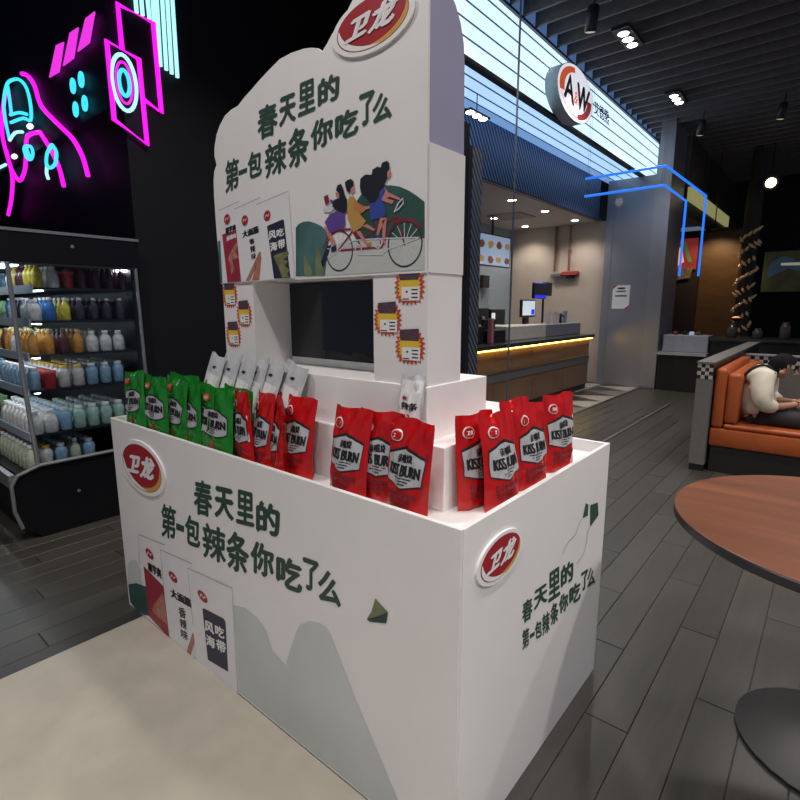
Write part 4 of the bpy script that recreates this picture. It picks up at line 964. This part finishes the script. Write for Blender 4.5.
bxthing('till', 'black till with small pole display left of the pale ledge', 'till', [('body', (5.82, 3.36, .941), (6.22, 3.72, 1.10), blk), ('screen', (5.88, 3.50, 1.101), (6.18, 3.54, 1.24), blk), ('red_card', (5.74, 3.30, .941), (5.80, 3.36, 1.26), mat('card_red', (.45, .15, .15), .5))], (6.0, 3.5, .941))
bxthing('coffee_machine', 'black coffee machine at the rear of the shop kitchen', 'machine', [('body', (6.9, 4.4, .93), (7.55, 4.8, 1.38), blk), ('hopper', (7.05, 4.5, 1.381), (7.25, 4.7, 1.46), blk), ('spout', (7.3, 4.36, 1.15), (7.36, 4.398, 1.25), steel)], (7.2, 4.6, .93))
bxthing('machine_cabinet', 'tall black drinks machine behind the window joint', 'machine', [('body', (7.62, 4.4, .93), (8.1, 4.8, 1.36), blk), ('panel', (7.64, 4.394, 1.15), (7.75, 4.399, 1.3), tl, .001), ('tray', (7.66, 4.34, .96), (8.05, 4.399, .985), steel)], (7.9, 4.6, .93))
bxthing('carton', 'tan carton on the rear work bench of the shop', 'carton', [('box', (6.95, 4.18, .93), (7.62, 4.34, 1.11), tan), ('flap', (6.97, 4.17, 1.111), (7.60, 4.34, 1.118), tan, .002)], (7.3, 4.25, .93))
bxthing('work_bench', 'steel work bench behind the shop counter', 'bench', [('top', (5.2, 4.15, .89), (9.6, 4.9, .928), steel), ('body', (5.25, 4.2, .0), (9.55, 4.9, .888), cgrey)], (7.4, 4.5, 0))
bxthing('wall_speaker', 'small black box fixed on the blue-grey kitchen wall', 'wall box', [('body', (8.55, 5.12, 1.75), (8.78, 5.198, 1.98), blk), ('tray', (8.55, 5.06, 1.735), (8.78, 5.198, 1.749), steel)], (8.66, 5.16, 1.735))
for k, (x, y) in enumerate(((7.95, 3.55), (8.05, 3.60), (8.13, 3.52), (8.36, 3.58), (8.72, 3.60))):
    t = thing('cup_stack', ['pale cup stack next to the black tap box', 'slim pale cup stack second from the tap box', 'slim pale cup stack third from the tap box', 'pale cup stack beside the black tap', 'blue-grey cup stack at the counter end'][k], 'cups', (x, y, 1.131), group='cup stacks on the counter')
    m1 = mat('cup_pale', (.5, .44, .4), .5) if k < 4 else mat('cup_bluegrey', (.2, .25, .33), .5)
    hgt = (.05, .17, .19, .16, .20)[k]
    MB().lathe([(.035, 1.131), (.042, 1.131+hgt*.9)], (x, y, 0), 12).build('cups', m1, t, smooth=50)
    MB().lathe([(.046, 1.1315+hgt*.9), (.046, 1.131+hgt)], (x, y, 0), 12).build('rim', m1, t)
t = thing('tap', 'black drinks tap with cross handle on the shop counter', 'tap', (8.55, 3.6, 1.131))
MB().lathe([(.04, 1.1315), (.03, 1.15), (.02, 1.2), (.02, 1.29)], (8.55, 3.6, 0), 12).build('column', blk, t, smooth=50)
MB().tube([(8.42, 3.6, 1.25), (8.50, 3.6, 1.27), (8.68, 3.6, 1.24)], .016, 8).build('handle', blk, t)
# pipes and red valve box on the beige wall
copper = mat('copper_pipe', (.25, .13, .09), .4, .3)
for y, lb in ((4.26, 'left brown pipe running down the beige wall'), (3.98, 'right brown pipe running down the beige wall')):
    t = thing('wall_pipe', lb, 'pipe', (9.73, y, 2.05), group='brown pipes on the beige wall')
    MB().tube([(9.72, y, 2.885), (9.72, y, 2.06)], .022, 8).build('pipe', copper, t)
    MB().lathe([(.035, 2.42), (.035, 2.45)], (9.72, y, 0), 10).build('clip', copper, t)
bxthing('valve_box', 'red valve strip below the brown pipes', 'valve', [('strip', (9.66, 3.78, 1.98), (9.745, 4.10, 2.05), mat('valve_red', (.4, .06, .05), .5)), ('grey_strip', (9.66, 4.11, 1.96), (9.745, 4.32, 2.03), steel), ('hose', (9.68, 3.86, 1.92), (9.72, 4.02, 1.979), blk)], (9.7, 4.0, 1.92))
# grey pillar with paper notice
pil = struct(MB().box((9.60, 2.30, 0), (10.5, 3.30, 3.53)).box((9.605, 2.30, 3.531), (10.4, 2.52, 4.5)).build('pillar', grey_metal), 'grey metal-clad pillar beside the burger shop')
for k, (y0, y1) in enumerate(((2.302, 3.165), (3.172, 3.298))): MB().bbox((9.592, y0, .02), (9.5995, y1, 3.52), .002, 1).build('panel', grey_metal, pil)
nt_ = thing('paper_notice', 'white paper notice with red corners on the grey pillar', 'notice', (9.588, 2.96, 1.36))
MB().box((9.588, 2.815, 1.365), (9.5915, 3.105, 1.765)).build('sheet', ink_white, nt_)
p4 = face_x(9.588, .0015)
m_ = MB(); flat(m_, [(3.105, 1.765), (3.03, 1.765), (3.105, 1.70)], p4); flat(m_, [(2.815, 1.365), (2.89, 1.365), (2.815, 1.43)], p4); m_.build('red_corners', mat('notice_red', (.5, .12, .06), .5), nt_)
m_ = MB()
for k, (a, b, z, h) in enumerate(((3.02, 2.9, 1.70, .03), (3.04, 2.88, 1.655, .02), (3.06, 2.86, 1.575, .022))): flat(m_, [(a, z), (b, z), (b, z+h), (a, z+h)], p4)
m_.build('print_lines', ink_black, nt_)
# blue reflections in the glass, built as glowing tubes on added wires
refl_blue = neon('led_blue', (.02, .20, .92), 1.1)
for pts, lb, wires in (([(6.0, 2.32, 2.795), (6.0, 1.505, 2.80), (7.80, 1.455, 2.78), (7.80, 1.455, 1.79)], 'outer blue LED line hanging by the glass', [(6.0, 2.3), (6.0, 1.51), (7.80, 1.455)]), ([(6.0, 2.32, 2.61), (6.0, 1.503, 2.615), (6.76, 1.455, 2.566), (6.76, 1.455, 1.745)], 'inner blue LED line hanging by the glass', [(6.0, 2.28), (6.0, 1.53), (6.76, 1.455)])):
    t = thing('led_line', lb, 'LED light', (6.5, 1.7, 1.75), group='blue LED lines')
    MB().tube(pts, .0135, 8).build('led_tube', refl_blue, t)
    for x, y in wires:
        MB().tube([(x, y, 2.62), (x, y, 4.265)], .0012, 5).build('wire', dark_metal, t)
# low glass screen on the walkway
struct(MB().box((5.0, 1.738, .012), (8.24, 1.748, 2.6)).build('window_4', glass('screen_glass', (.97, .98, .985), 1.03, 0, .05)), 'clear glass screen on the walkway')
struct(MB().box((5.0, 1.735, -.002), (8.24, 1.752, .012)).build('trim_8', mat('bright_sill', (.5, .48, .46), .25, .7)), 'thin metal foot strip of the glass screen')

# ================================================================ CEILING LAMPS
def triple(x, y, lb):
    t = thing('triple_downlight', lb, 'downlight', (x, y, 4.2), group='triple downlights in the slat ceiling')
    MB().box((x-.27, y-.09, 4.225), (x+.27, y+.09, 4.262)).build('housing', dark_metal, t)
    for k in (-1, 0, 1):
        b = MB().lathe([(.06, 4.2245), (.065, 4.215)], (x+k*.155, y, 0), 14).build('bezel', ring_m, t)
        MB().lathe([(.052, 4.2145), (.045, 4.208)], (x+k*.155, y, 0), 14).build('bulb', lamp_e, b)
triple(6.29, 2.06, 'triple downlight near the oval sign')
triple(8.43, 2.05, 'triple downlight farther along above the pillar')
for x, y, lb in ((4.96, 3.10, 'triple downlight under the lightbox by the display header'),):
    t = thing('triple_downlight', lb, 'downlight', (x, y, 3.3))
    MB().box((x-.19, y-.05, 3.345), (x+.19, y+.05, 3.365)).build('housing', dark_metal, t)
    MB().tube([(x, y, 3.365), (x, y, 3.558)], .006, 6).build('stem', dark_metal, t)
    for k in (-1, 0, 1):
        MB().lathe([(.046, 3.344), (.04, 3.335)], (x+k*.125, y, 0), 14).build('bulb', lamp_e, t)
def track(x, y, z, lb, tilt):
    t = thing('track_spotlight', lb, 'spotlight', (x, y, z+.16), (tilt[0], tilt[1], 0), group='black track spotlights on the ceiling')
    MB().lathe([(.045, .0), (.055, -.02), (.058, -.2), (.05, -.21)], n=14).build('can', blk, t, local=True, smooth=40)
    MB().lathe([(.046, -.2105), (.03, -.214)], n=14).build('lens', mat('spot_lens', (.5, .42, .3), .3, emit=.35, ecol=(.9, .75, .5)), t, local=True)
    MB().tube([(0, 0, .001), (0, 0, .12)], .012, 6).build('stem', blk, t, local=True)
track(5.255, 2.05, 3.98, 'black track spotlight above the oval sign', (R(10), R(-12)))
track(9.38, 1.89, 4.0, 'black track spotlight above the blue LED line', (R(8), R(-8)))
track(9.38, .90, 4.02, 'black track spotlight at the far right of the ceiling', (R(8), R(-8)))
t = thing('pendant_spot', 'glowing warm round spotlight in the dark far right', 'spotlight', (12.0, 1.20, 3.5))
(gu, gv) = [(1.209,3.612)][0]
MB().lathe([(.10, .06), (.12, 0), (.13, -.02)], (12.0, gu, gv), 18, 'x').build('housing', blk, t)
MB().lathe([(.085, -.021), (.06, -.06), (.0, -.075)], (12.0, gu, gv), 18, 'x').build('lens', mat('warm_lens', (1, .8, .5), .4, emit=9, ecol=(1, .8, .5), var=0), t)
MB().tube([(12.0, gu, gv+.1), (12.0, gu, 4.5)], .012, 6).build('rod', blk, t)

# ================================================================ FAR SHOPS ON THE RIGHT
dkw = mat('dark_brown_wall', (.045, .035, .03), .6); woodp = mat('orange_wood', (.17, .085, .03), .5, var=.15, scale=3, stretch=(1, 1, 4))
bk = thing('food_kiosk', 'dim far food kiosk with orange wood panels behind the white block', 'kiosk', (12.6, 2.0, 0))
MB().box((12.8, 1.58, 0), (13.0, 3.2, 2.98)).build('back_wall', dkw, bk)
for k, q in enumerate(([(2.369,2.859),(1.785,2.732),(1.603,0.837),(2.244,0.817)], [(3.178,3.054),(3.057,3.043),(2.873,0.797),(2.996,0.793)])):
    ys_ = [p[0] for p in q]; zs_ = [p[1] for p in q]
    MB().bbox((12.76, min(ys_), .75), (12.798, max(ys_), 2.92), .01, 1).build('wood_panel', woodp, bk)
kl = thing('kiosk_lamp', 'small warm lamp under the far kiosk wall', 'lamp', (12.1, 2.0, 2.9))
MB().lathe([(.06, 2.98), (.08, 2.9), (.07, 2.895)], (12.1, 2.05, 0), 12).build('shade', blk, kl)
MB().tube([(12.1, 2.05, 2.98), (12.1, 2.05, 4.5)], .01, 6).build('rod', blk, kl)
spot((12.1, 2.05, 2.88), 40, 120, .6, (1, .75, .45), .06, (12.8, 2.1, 1.4))  # fill lamp made up to brighten the dim wood panels
q = [(2.905,2.775),(2.487,2.824),(2.435,2.227),(2.876,2.185)]
po = thing('lit_poster', 'lit red and green food poster in the far kiosk', 'poster', (12.75, 2.7, 1.9))
MB().box((12.74, min(p[0] for p in q), min(p[1] for p in q)), (12.758, max(p[0] for p in q), max(p[1] for p in q))).build('board', mat('poster_red', (.35, .04, .04), .4, emit=.22, ecol=(.6, .07, .06), var=.3, scale=3), po)
p5 = face_x(12.74, .002)
m_ = MB(); flat(m_, [(2.891,2.607),(2.739,2.659),(2.674,2.343),(2.859,2.226)], p5); m_.build('glow_patch', mat('poster_orange', (.7, .3, .1), .4, emit=.8, ecol=(1, .45, .2)), po)
m_ = MB(); flat(m_, [(2.746,2.742),(2.671,2.757),(2.52,2.334),(2.596,2.339)], p5); m_.build('green_stripe', mat('poster_green', (.15, .3, .1), .4, emit=.15, ecol=(.2, .5, .15)), po)
m_ = MB(); flat(m_, [(2.914,2.165),(2.492,2.229),(2.529,2.002),(2.896,1.951)], p5); m_.build('price_rows', mat('poster_rows', (.3, .22, .15), .5, var=.8, scale=30), po)
yb = thing('yellow_sign', 'long pale yellow lit signboard receding at the far kiosk', 'sign', (12, 2.2, 3.2))
MB().box((10.55, 2.20, 3.23), (14.6, 2.26, 3.45)).build('board', mat('yellow_lit', (.6, .58, .25), .5, emit=.28, ecol=(.75, .72, .3)), yb)
MB().box((14.605, 2.20, 3.20), (15.7, 2.26, 3.45)).build('dark_end', dkw, yb)
struct(MB().box((10.55, 2.262, 3.0), (15.8, 2.36, 4.5)).build('wall_kiosk', dkw), 'dark wall above the far kiosk')
# garland pillar, murals, dim shapes
gl = thing('garland_pillar', 'dark pillar wrapped in a twisted string of gold scraps', 'pillar', (12.2, 1.45, 0))
MB().lathe([(.14, 0), (.14, 3.2), (.1, 4.5)], (12.2, 1.45, 0), 12).build('post', dkw, gl)
gold = mat('gold_scrap', (.45, .3, .15), .4, .3, emit=.06, ecol=(.8, .55, .3))
random.seed(11)
for k in range(44):
    z = .9 + k*.045; a = 2.6 + k*.55
    if math.cos(a) > .35: a += PI
    cx, cy = 12.2+.15*math.cos(a)-.02, 1.45+.15*math.sin(a)
    d = Vector((-.02, random.uniform(-.06, .06), .05))
    MB().tube([(cx, cy-d.y, z-.04), (cx-.02, cy, z), (cx, cy+d.y, z+.05)], [.01, .028, .01], 6).build('gold_scrap', gold, gl)
mu = thing('mural_screen', 'dim blue and olive picture panel in the dark far right', 'picture', (12.5, .9, 1.8))
q = [(1.225,2.437),(0.511,2.461),(0.424,1.663),(1.18,1.678)]
MB().box((12.5, min(p[0] for p in q), q[3][1]), (12.54, max(p[0] for p in q), q[0][1])).build('panel', mat('mural_olive', (.12, .12, .06), .5, emit=.02, ecol=(.3, .3, .12), var=.3, scale=4), mu)
p5 = face_x(12.5, .002)
m_ = MB(); flat(m_, [(1.154,2.057),(1.094,2.242),(0.933,2.344),(0.775,2.298),(0.635,2.108),(0.642,2.035),(0.832,2.117),(1.007,2.014),(1.127,1.943)], p5); m_.build('blue_shape', mat('mural_blue', (.08, .14, .2), .5, emit=.04, ecol=(.2, .4, .6), var=.3, scale=8), mu)
m_ = MB(); flat(m_, [(0.95,2.216),(0.572,2.214),(0.566,2.159),(0.946,2.169)], p5, .001); m_.build('bright_line', mat('mural_line', (.5, .45, .35), .5, emit=.3, ecol=(.7, .65, .5)), mu)
ky = thing('ember_tray', 'small glowing orange tray by the garland pillar', 'tray', (11.6, 1.55, 1.1))
(eu, ev) = [(1.467,1.187)][0]
MB().lathe([(.05, ev-.05), (.09, ev), (.08, ev+.005)], (11.6, eu, 0), 12).build('dish', blk, ky)
MB().lathe([(.075, ev+.0055), (.03, ev+.03)], (11.6, eu, 0), 12).build('embers', mat('ember', (.8, .2, .05), .5, emit=1.1, ecol=(1, .4, .15)), ky)
MB().tube([(11.6, eu, 0), (11.6, eu, ev-.051)], .02, 6).build('stem', blk, ky)
# black serving counter and pale block
sc_ = thing('serving_counter', 'black serving counter with pale top edge beyond the sofa', 'counter', (9.9, 1.9, 0))
MB().box((9.62, 1.58, 0), (10.35, 2.285, .60)).build('body', blk, sc_)
MB().box((9.56, 1.56, .601), (10.4, 2.29, .645)).build('top', mat('pale_top', (.34, .35, .38), .4), sc_)
wb_ = thing('menu_block', 'pale grey box standing on the black serving counter', 'box', (9.8, 1.9, .646))
MB().bbox((9.70, 1.575, .646), (10.1, 2.25, .93), .01, 1).build('body', mat('pale_box', (.30, .31, .36), .5), wb_)
for k, (y, c) in enumerate(((2.1, 'valve_red'), (1.95, 'gear_black'), (1.85, 'menu_blue'), (1.75, 'orange_wood'))):
    t = thing('condiment', ['red sauce pot on the pale block', 'dark sauce pot on the pale block', 'blue wrapper on the pale block', 'brown pot on the pale block'][k], 'pot', (9.85, y, .93))
    MB().lathe([(.03, .931), (.04, .95), (.04, .975), (.025, .985)], (9.85, y, 0), 10).build('pot', MATS[c], t, smooth=50)
    MB().lathe([(.018, .9855), (.015, .995)], (9.85, y, 0), 10).build('lid', blk, t)
bc = thing('black_counter', 'long black bar counter in the dark behind the sofa', 'counter', (10.2, .6, 0))
MB().box((9.75, -2.2, 0), (10.5, 1.55, .86)).build('body', blk, bc)
MB().box((9.7, -2.2, .861), (10.55, 1.55, .90)).build('top', ctop, bc)
for k, (y, h) in enumerate(((1.3, .2), (.95, .14), (.6, .24), (.2, .12), (-.2, .2))):
    t = thing('jar', ['tall dark jar near the pale box end of the black bar', 'short dark jar second on the black bar', 'tallest dark jar in the middle of the black bar', 'low dark bowl jar on the black bar', 'dark jar farthest right on the black bar'][k], 'jar', (10.0, y, .901), group='jars on the black bar')
    MB().lathe([(.06, .9015), (.07, .92), (.07, .9+h*.8), (.04, .9+h)], (10.0, y, 0), 12).build('glass_body', mat('jar_dark', (.06, .05, .045), .2), t, smooth=50)
    MB().lathe([(.045, .9005+h), (.045, .915+h)], (10.0, y, 0), 12).build('lid', mat('jar_lid', (.16, .12, .08), .4), t)

# ================================================================ SOFA, PARTITIONS
leather = mat('orange_leather', (.37, .08, .018), .4, var=.12, scale=12, bump=.1); plinth = mat('sofa_plinth', (.012, .01, .01), .5)
sofa = thing('sofa_bench', 'orange leather bench sofa on a black plinth', 'sofa', (5.7, .4, 0))
X0, X1 = 5.0, 6.45
MB().box((X0+.02, -.02, .0), (X1, .72, .23)).build('plinth', plinth, sofa)
MB().bbox((X0, -.06, .231), (X1, .735, .385), .018, 2).build('seat_base', leather, sofa, smooth=40)
MB().bbox((X0+.005, -.08, .386), (X1, .64, .428), .018, 3).build('seat_cushion', leather, sofa, smooth=40)
MB().bbox((X0, .645, .386), (X1, .735, .893), .03, 3).build('backrest', leather, sofa, smooth=40)
for k in range(2): MB().bbox((X0+.006+k*.725, .545, .430), (X0+.723+k*.725, .643, .855), .03, 3).build('back_cushion', leather, sofa, smooth=40)
chk_w = mat('check_white', (.42, .4, .37), .4); chk_b = mat('check_black', (.014, .013, .013), .4); part_g = mat('partition_grey', (.15, .143, .135), .5)
pt = thing('booth_partition', 'grey booth partition with checkered top band behind the sofa', 'partition', (5.9, .80, 0))
MB().box((4.955, .745, .06), (8.2, .862, .80)).build('panel', part_g, pt)
MB().box((4.965, .75, 0), (8.2, .857, .059)).build('skirting', blk, pt)
MB().box((4.955, .745, .801), (8.2, .862, .928)).build('band', chk_b, pt)
MB().box((4.945, .739, .929), (8.2, .868, .945)).build('cap', part_g, pt)
for i in range(4):
    for j in range(4):
        if (i+j) % 2 == 0: MB().box((4.9515, .7455+i*.029, .8015+j*.0315), (4.9545, .7455+(i+1)*.029, .8015+(j+1)*.0315)).build('check', chk_w, pt)
pt2 = thing('booth_partition', 'low checkered booth partition standing behind the seated person', 'partition', (6.9, .3, 0))
MB().box((6.86, -1.2, 0), (6.95, .735, .745)).build('panel', part_g, pt2)
MB().box((6.86, -1.2, .746), (6.95, .735, .868)).build('band', chk_b, pt2)
MB().box((6.85, -1.2, .869), (6.96, .738, .885)).build('cap', mat('cap_grey', (.3, .29, .28), .4), pt2)
for i in range(30):
    for j in range(3):
        if (i+j) % 2 == 0: MB().box((6.8565, .73-(i+1)*.04, .747+j*.04), (6.8595, .73-i*.04, .747+(j+1)*.04)).build('check', chk_w, pt2)

# ================================================================ ROUND TABLE
tb = thing('round_table', 'round wooden table top with black edge in the right foreground', 'table', (1.988, -.146, 0))
def table_wood():
    m = bpy.data.materials.new('table_wood'); m.use_nodes = True; nt = m.node_tree; b = nt.nodes['Principled BSDF']
    tc = nt.nodes.new('ShaderNodeTexCoord'); mp = nt.nodes.new('ShaderNodeMapping'); mp.inputs['Rotation'].default_value = (0, 0, R(35)); mp.inputs['Scale'].default_value = (6.5, .55, 1)
    nz = nt.nodes.new('ShaderNodeTexNoise'); nz.inputs['Scale'].default_value = 1.5; nz.inputs['Detail'].default_value = 5; nz.inputs['Distortion'].default_value = .6
    rp = nt.nodes.new('ShaderNodeValToRGB'); rp.color_ramp.elements[0].color = (.10, .032, .014, 1); rp.color_ramp.elements[1].color = (.185, .064, .028, 1)
    rp.color_ramp.elements[0].position = .32; rp.color_ramp.elements[1].position = .68
    nt.links.new(tc.outputs['Object'], mp.inputs[0]); nt.links.new(mp.outputs[0], nz.inputs['Vector']); nt.links.new(nz.outputs['Fac'], rp.inputs[0]); nt.links.new(rp.outputs[0], b.inputs['Base Color'])
    b.inputs['Roughness'].default_value = .38
    return m
MB().lathe([(.500, .7485), (.5135, .749), (.5145, .7495), (.512, .751), (.3, .751)], (1.988, -.146, 0), 72).build('table_top', table_wood(), tb, smooth=30)
MB().lathe([(.490, .716), (.508, .718), (.5147, .724), (.5147, .745), (.512, .7482)], (1.988, -.146, 0), 72).build('edge_band', blk, tb, smooth=30)
MB().lathe([(.04, .03), (.04, .7155)], (1.988, -.146, 0), 20).build('pedestal', blk, tb, smooth=30)
MB().lathe([(.27, .0015), (.27, .012), (.06, .03)], (1.988, -.146, 0), 32).build('foot', blk, tb, smooth=30)

# ================================================================ SEATED PERSON
def skin(name, verts, edges, mt, parent, sub=2, label=None):
    me = bpy.data.meshes.new('skeleton'); me.from_pydata([v[:3] for v in verts], edges, [])
    o = bpy.data.objects.new('skeleton', me); COL.objects.link(o)
    md = o.modifiers.new('skin', 'SKIN'); md.use_smooth_shade = True
    if not me.skin_vertices: me.skin_vertices.new()
    for i, v in enumerate(verts):
        d = me.skin_vertices[0].data[i]; d.radius = (v[3], v[4] if len(v) > 4 else v[3]); d.use_root = (i == 0)
    sb_ = o.modifiers.new('sub', 'SUBSURF'); sb_.levels = sub; sb_.render_levels = sub
    bpy.context.view_layer.update()
    ev = o.evaluated_get(bpy.context.evaluated_depsgraph_get()); nm = bpy.data.meshes.new_from_object(ev); nm.name = name
    bpy.data.objects.remove(o); bpy.data.meshes.remove(me)
    off = wloc(parent)
    for v in nm.vertices: v.co = v.co - off
    nm.materials.clear(); nm.materials.append(mt)
    for p in nm.polygons: p.use_smooth = True; p.material_index = 0
    r = bpy.data.objects.new(name, nm); COL.objects.link(r); r.parent = parent
    if label: r['label'] = label
    return r
PX = 5.30
per = thing('person', 'person in a cream shirt bent over a phone on the orange sofa', 'person', (PX, .42, .456))
skn = mat('skin', (.42, .22, .14), .5); shirt = mat('cream_shirt', (.66, .6, .48), .75, var=.1, scale=14, bump=.2); trous = mat('dark_trousers', (.022, .02, .024), .8); hairm = mat('black_hair', (.006, .005, .006), .8, spec=.15)
# body: pelvis, spine, neck, head, arms to the hands, legs to the feet
B_ = [(PX, .43, .57, .12, .11), (PX, .455, .69, .13, .10), (PX, .44, .80, .14, .10), (PX, .405, .865, .09, .08), (PX, .372, .895, .055, .06), (PX, .335, .918, .092, .095), (PX, .295, .925, .105, .112), (PX, .250, .905, .088, .10),
      (PX-.17, .41, .85, .055), (PX-.215, .40, .72, .046), (PX-.215, .385, .63, .04), (PX-.16, .28, .625, .034), (PX-.085, .205, .635, .026), (PX-.06, .17, .645, .028),
      (PX+.17, .41, .85, .055), (PX+.215, .40, .72, .046), (PX+.215, .385, .63, .04), (PX+.16, .28, .625, .034), (PX+.085, .205, .635, .026), (PX+.06, .17, .645, .028),
      (PX-.10, .40, .53, .085), (PX-.11, .18, .515, .072), (PX-.11, -.08, .51, .045), (PX-.11, -.14, .30, .042), (PX-.11, -.13, .09, .036), (PX-.11, -.20, .05, .036),
      (PX+.10, .40, .53, .085), (PX+.11, .18, .515, .072), (PX+.11, -.08, .51, .045), (PX+.11, -.14, .30, .042), (PX+.11, -.13, .09, .036), (PX+.11, -.20, .05, .036)]
E_ = [(0,1),(1,2),(2,3),(3,4),(4,5),(5,6),(6,7),(3,8),(8,9),(9,10),(10,11),(11,12),(12,13),(3,14),(14,15),(15,16),(16,17),(17,18),(18,19),(0,20),(20,21),(21,22),(22,23),(23,24),(24,25),(0,26),(26,27),(27,28),(28,29),(29,30),(30,31)]
skin('body', B_, E_, skn, per)
# shirt: torso down to the seat, and sleeves, a little wider than the body
SHV = [(PX, .425, .515, .19, .130), (PX, .435, .58, .205, .150), (PX, .455, .68, .195, .135), (PX, .445, .785, .190, .125), (PX, .415, .86, .125, .100), (PX, .385, .892, .074, .078),
       (PX-.17, .415, .845, .090), (PX-.235, .405, .74, .086), (PX-.240, .395, .65, .082), (PX-.215, .345, .625, .066), (PX-.175, .295, .622, .052),
       (PX+.17, .415, .845, .090), (PX+.235, .405, .74, .086), (PX+.240, .395, .65, .082), (PX+.215, .345, .625, .066), (PX+.175, .295, .622, .052)]
skin('shirt', SHV, [(0,1),(1,2),(2,3),(3,4),(4,5),(4,6),(6,7),(7,8),(8,9),(9,10),(4,11),(11,12),(12,13),(13,14),(14,15)], shirt, per)
skin('trousers', [(PX, .40, .545, .135, .085), (PX-.10, .36, .528, .090), (PX-.11, .18, .515, .080), (PX-.11, -.08, .513, .070), (PX-.11, -.14, .30, .06), (PX-.11, -.135, .12, .054), (PX+.10, .36, .528, .090), (PX+.11, .18, .515, .080), (PX+.11, -.08, .513, .070), (PX+.11, -.14, .30, .06), (PX+.11, -.135, .12, .054)],
     [(0,1),(1,2),(2,3),(3,4),(4,5),(0,6),(6,7),(7,8),(8,9),(9,10)], trous, per)
hc = Vector((PX, .302, .935)); fd = Vector((0, -.72, -.69)).normalized(); vs = []; fs = []
for i in range(13):
    for j in range(20):
        th, ph2 = PI*i/12, 2*PI*j/20
        n_ = Vector((math.sin(th)*math.cos(ph2), math.sin(th)*math.sin(ph2), math.cos(th)))
        rr = 1 + .03*math.sin(9*ph2+3*th)
        vs.append(hc + Vector((n_.x*.092, n_.y*.108, n_.z*.108))*rr)
for i in range(12):
    for j in range(20):
        q_ = (i*20+j, i*20+(j+1) % 20, (i+1)*20+(j+1) % 20, (i+1)*20+j)
        c_ = sum((vs[k] for k in q_), Vector())/4 - hc
        if c_.normalized().dot(fd) < .25: fs.append(q_)
m_ = MB(); m_.add(vs, fs); m_.build('hair', hairm, per, smooth=60)
m_ = MB()
for s in (-1, 1): m_.lathe([(.0, -.012), (.016, -.008), (.02, 0), (.014, .008)], (PX+s*.094, .300, .895), 10, 'x')
m_.build('ears', skn, per, smooth=50)
m_ = MB(); m_.tube([(PX, .220, .910), (PX, .203, .882), (PX, .222, .870)], [.006, .013, .012], 8); m_.build('nose', skn, per, smooth=50)
m_ = MB()
for s in (-1, 1): m_.lathe([(.0, -.008), (.010, 0), (.0, .008)], (PX+s*.034, .222, .912), 8, 'y')
m_.build('eyes', hairm, per, smooth=50)
m_ = MB(); m_.tube([(PX-.022, .238, .850), (PX, .232, .848), (PX+.022, .238, .850)], .005, 6); m_.build('mouth', mat('lips', (.3, .1, .08), .5), per)
for s in (-1, 1):
    hx = PX+s*.055
    m_ = MB()
    for k in range(4):
        dz = .012*(k-1.5)
        m_.tube([(hx, .165, .640+dz), (hx-s*.008, .130, .645+dz), (hx-s*.022, .113, .647+dz), (hx-s*.036, .117, .647+dz)], [.010, .009, .008, .007], 7)
    m_.tube([(hx-s*.006, .180, .660), (hx-s*.022, .155, .671), (hx-s*.034, .133, .671)], [.010, .009, .008], 7)
    m_.build('fingers', skn, per, smooth=50)
for s in (-1, 1):
    MB().bbox((PX+s*.11-.045, -.33, .0265), (PX+s*.11+.045, -.09, .105), .03, 3).build('shoe', blk, per, smooth=50)
m_ = MB(); m_.tube(smoothl([(PX-.12, .35, .80), (PX-.13, .345, .88), (PX-.13, .40, .948), (PX-.135, .49, .925), (PX-.14, .565, .82), (PX-.12, .600, .68), (PX-.08, .590, .53)], 4), .012, 6); m_.build('bag_strap', blk, per, label='black bag strap over the shoulder')
ph_ = thing('phone', 'dark phone held in the seated person\'s hands', 'phone', (PX, .11, .60))
MB().bbox((PX-.034, .100, .61), (PX+.034, .109, .735), .003, 2).build('case', blk, ph_)
MB().box((PX-.030, .1092, .617), (PX+.030, .1102, .728)).build('screen', mat('phone_screen', (.05, .06, .08), .1, emit=.3, ecol=(.5, .6, .8)), ph_)

per.location.z -= .024; ph_.location.z -= .024
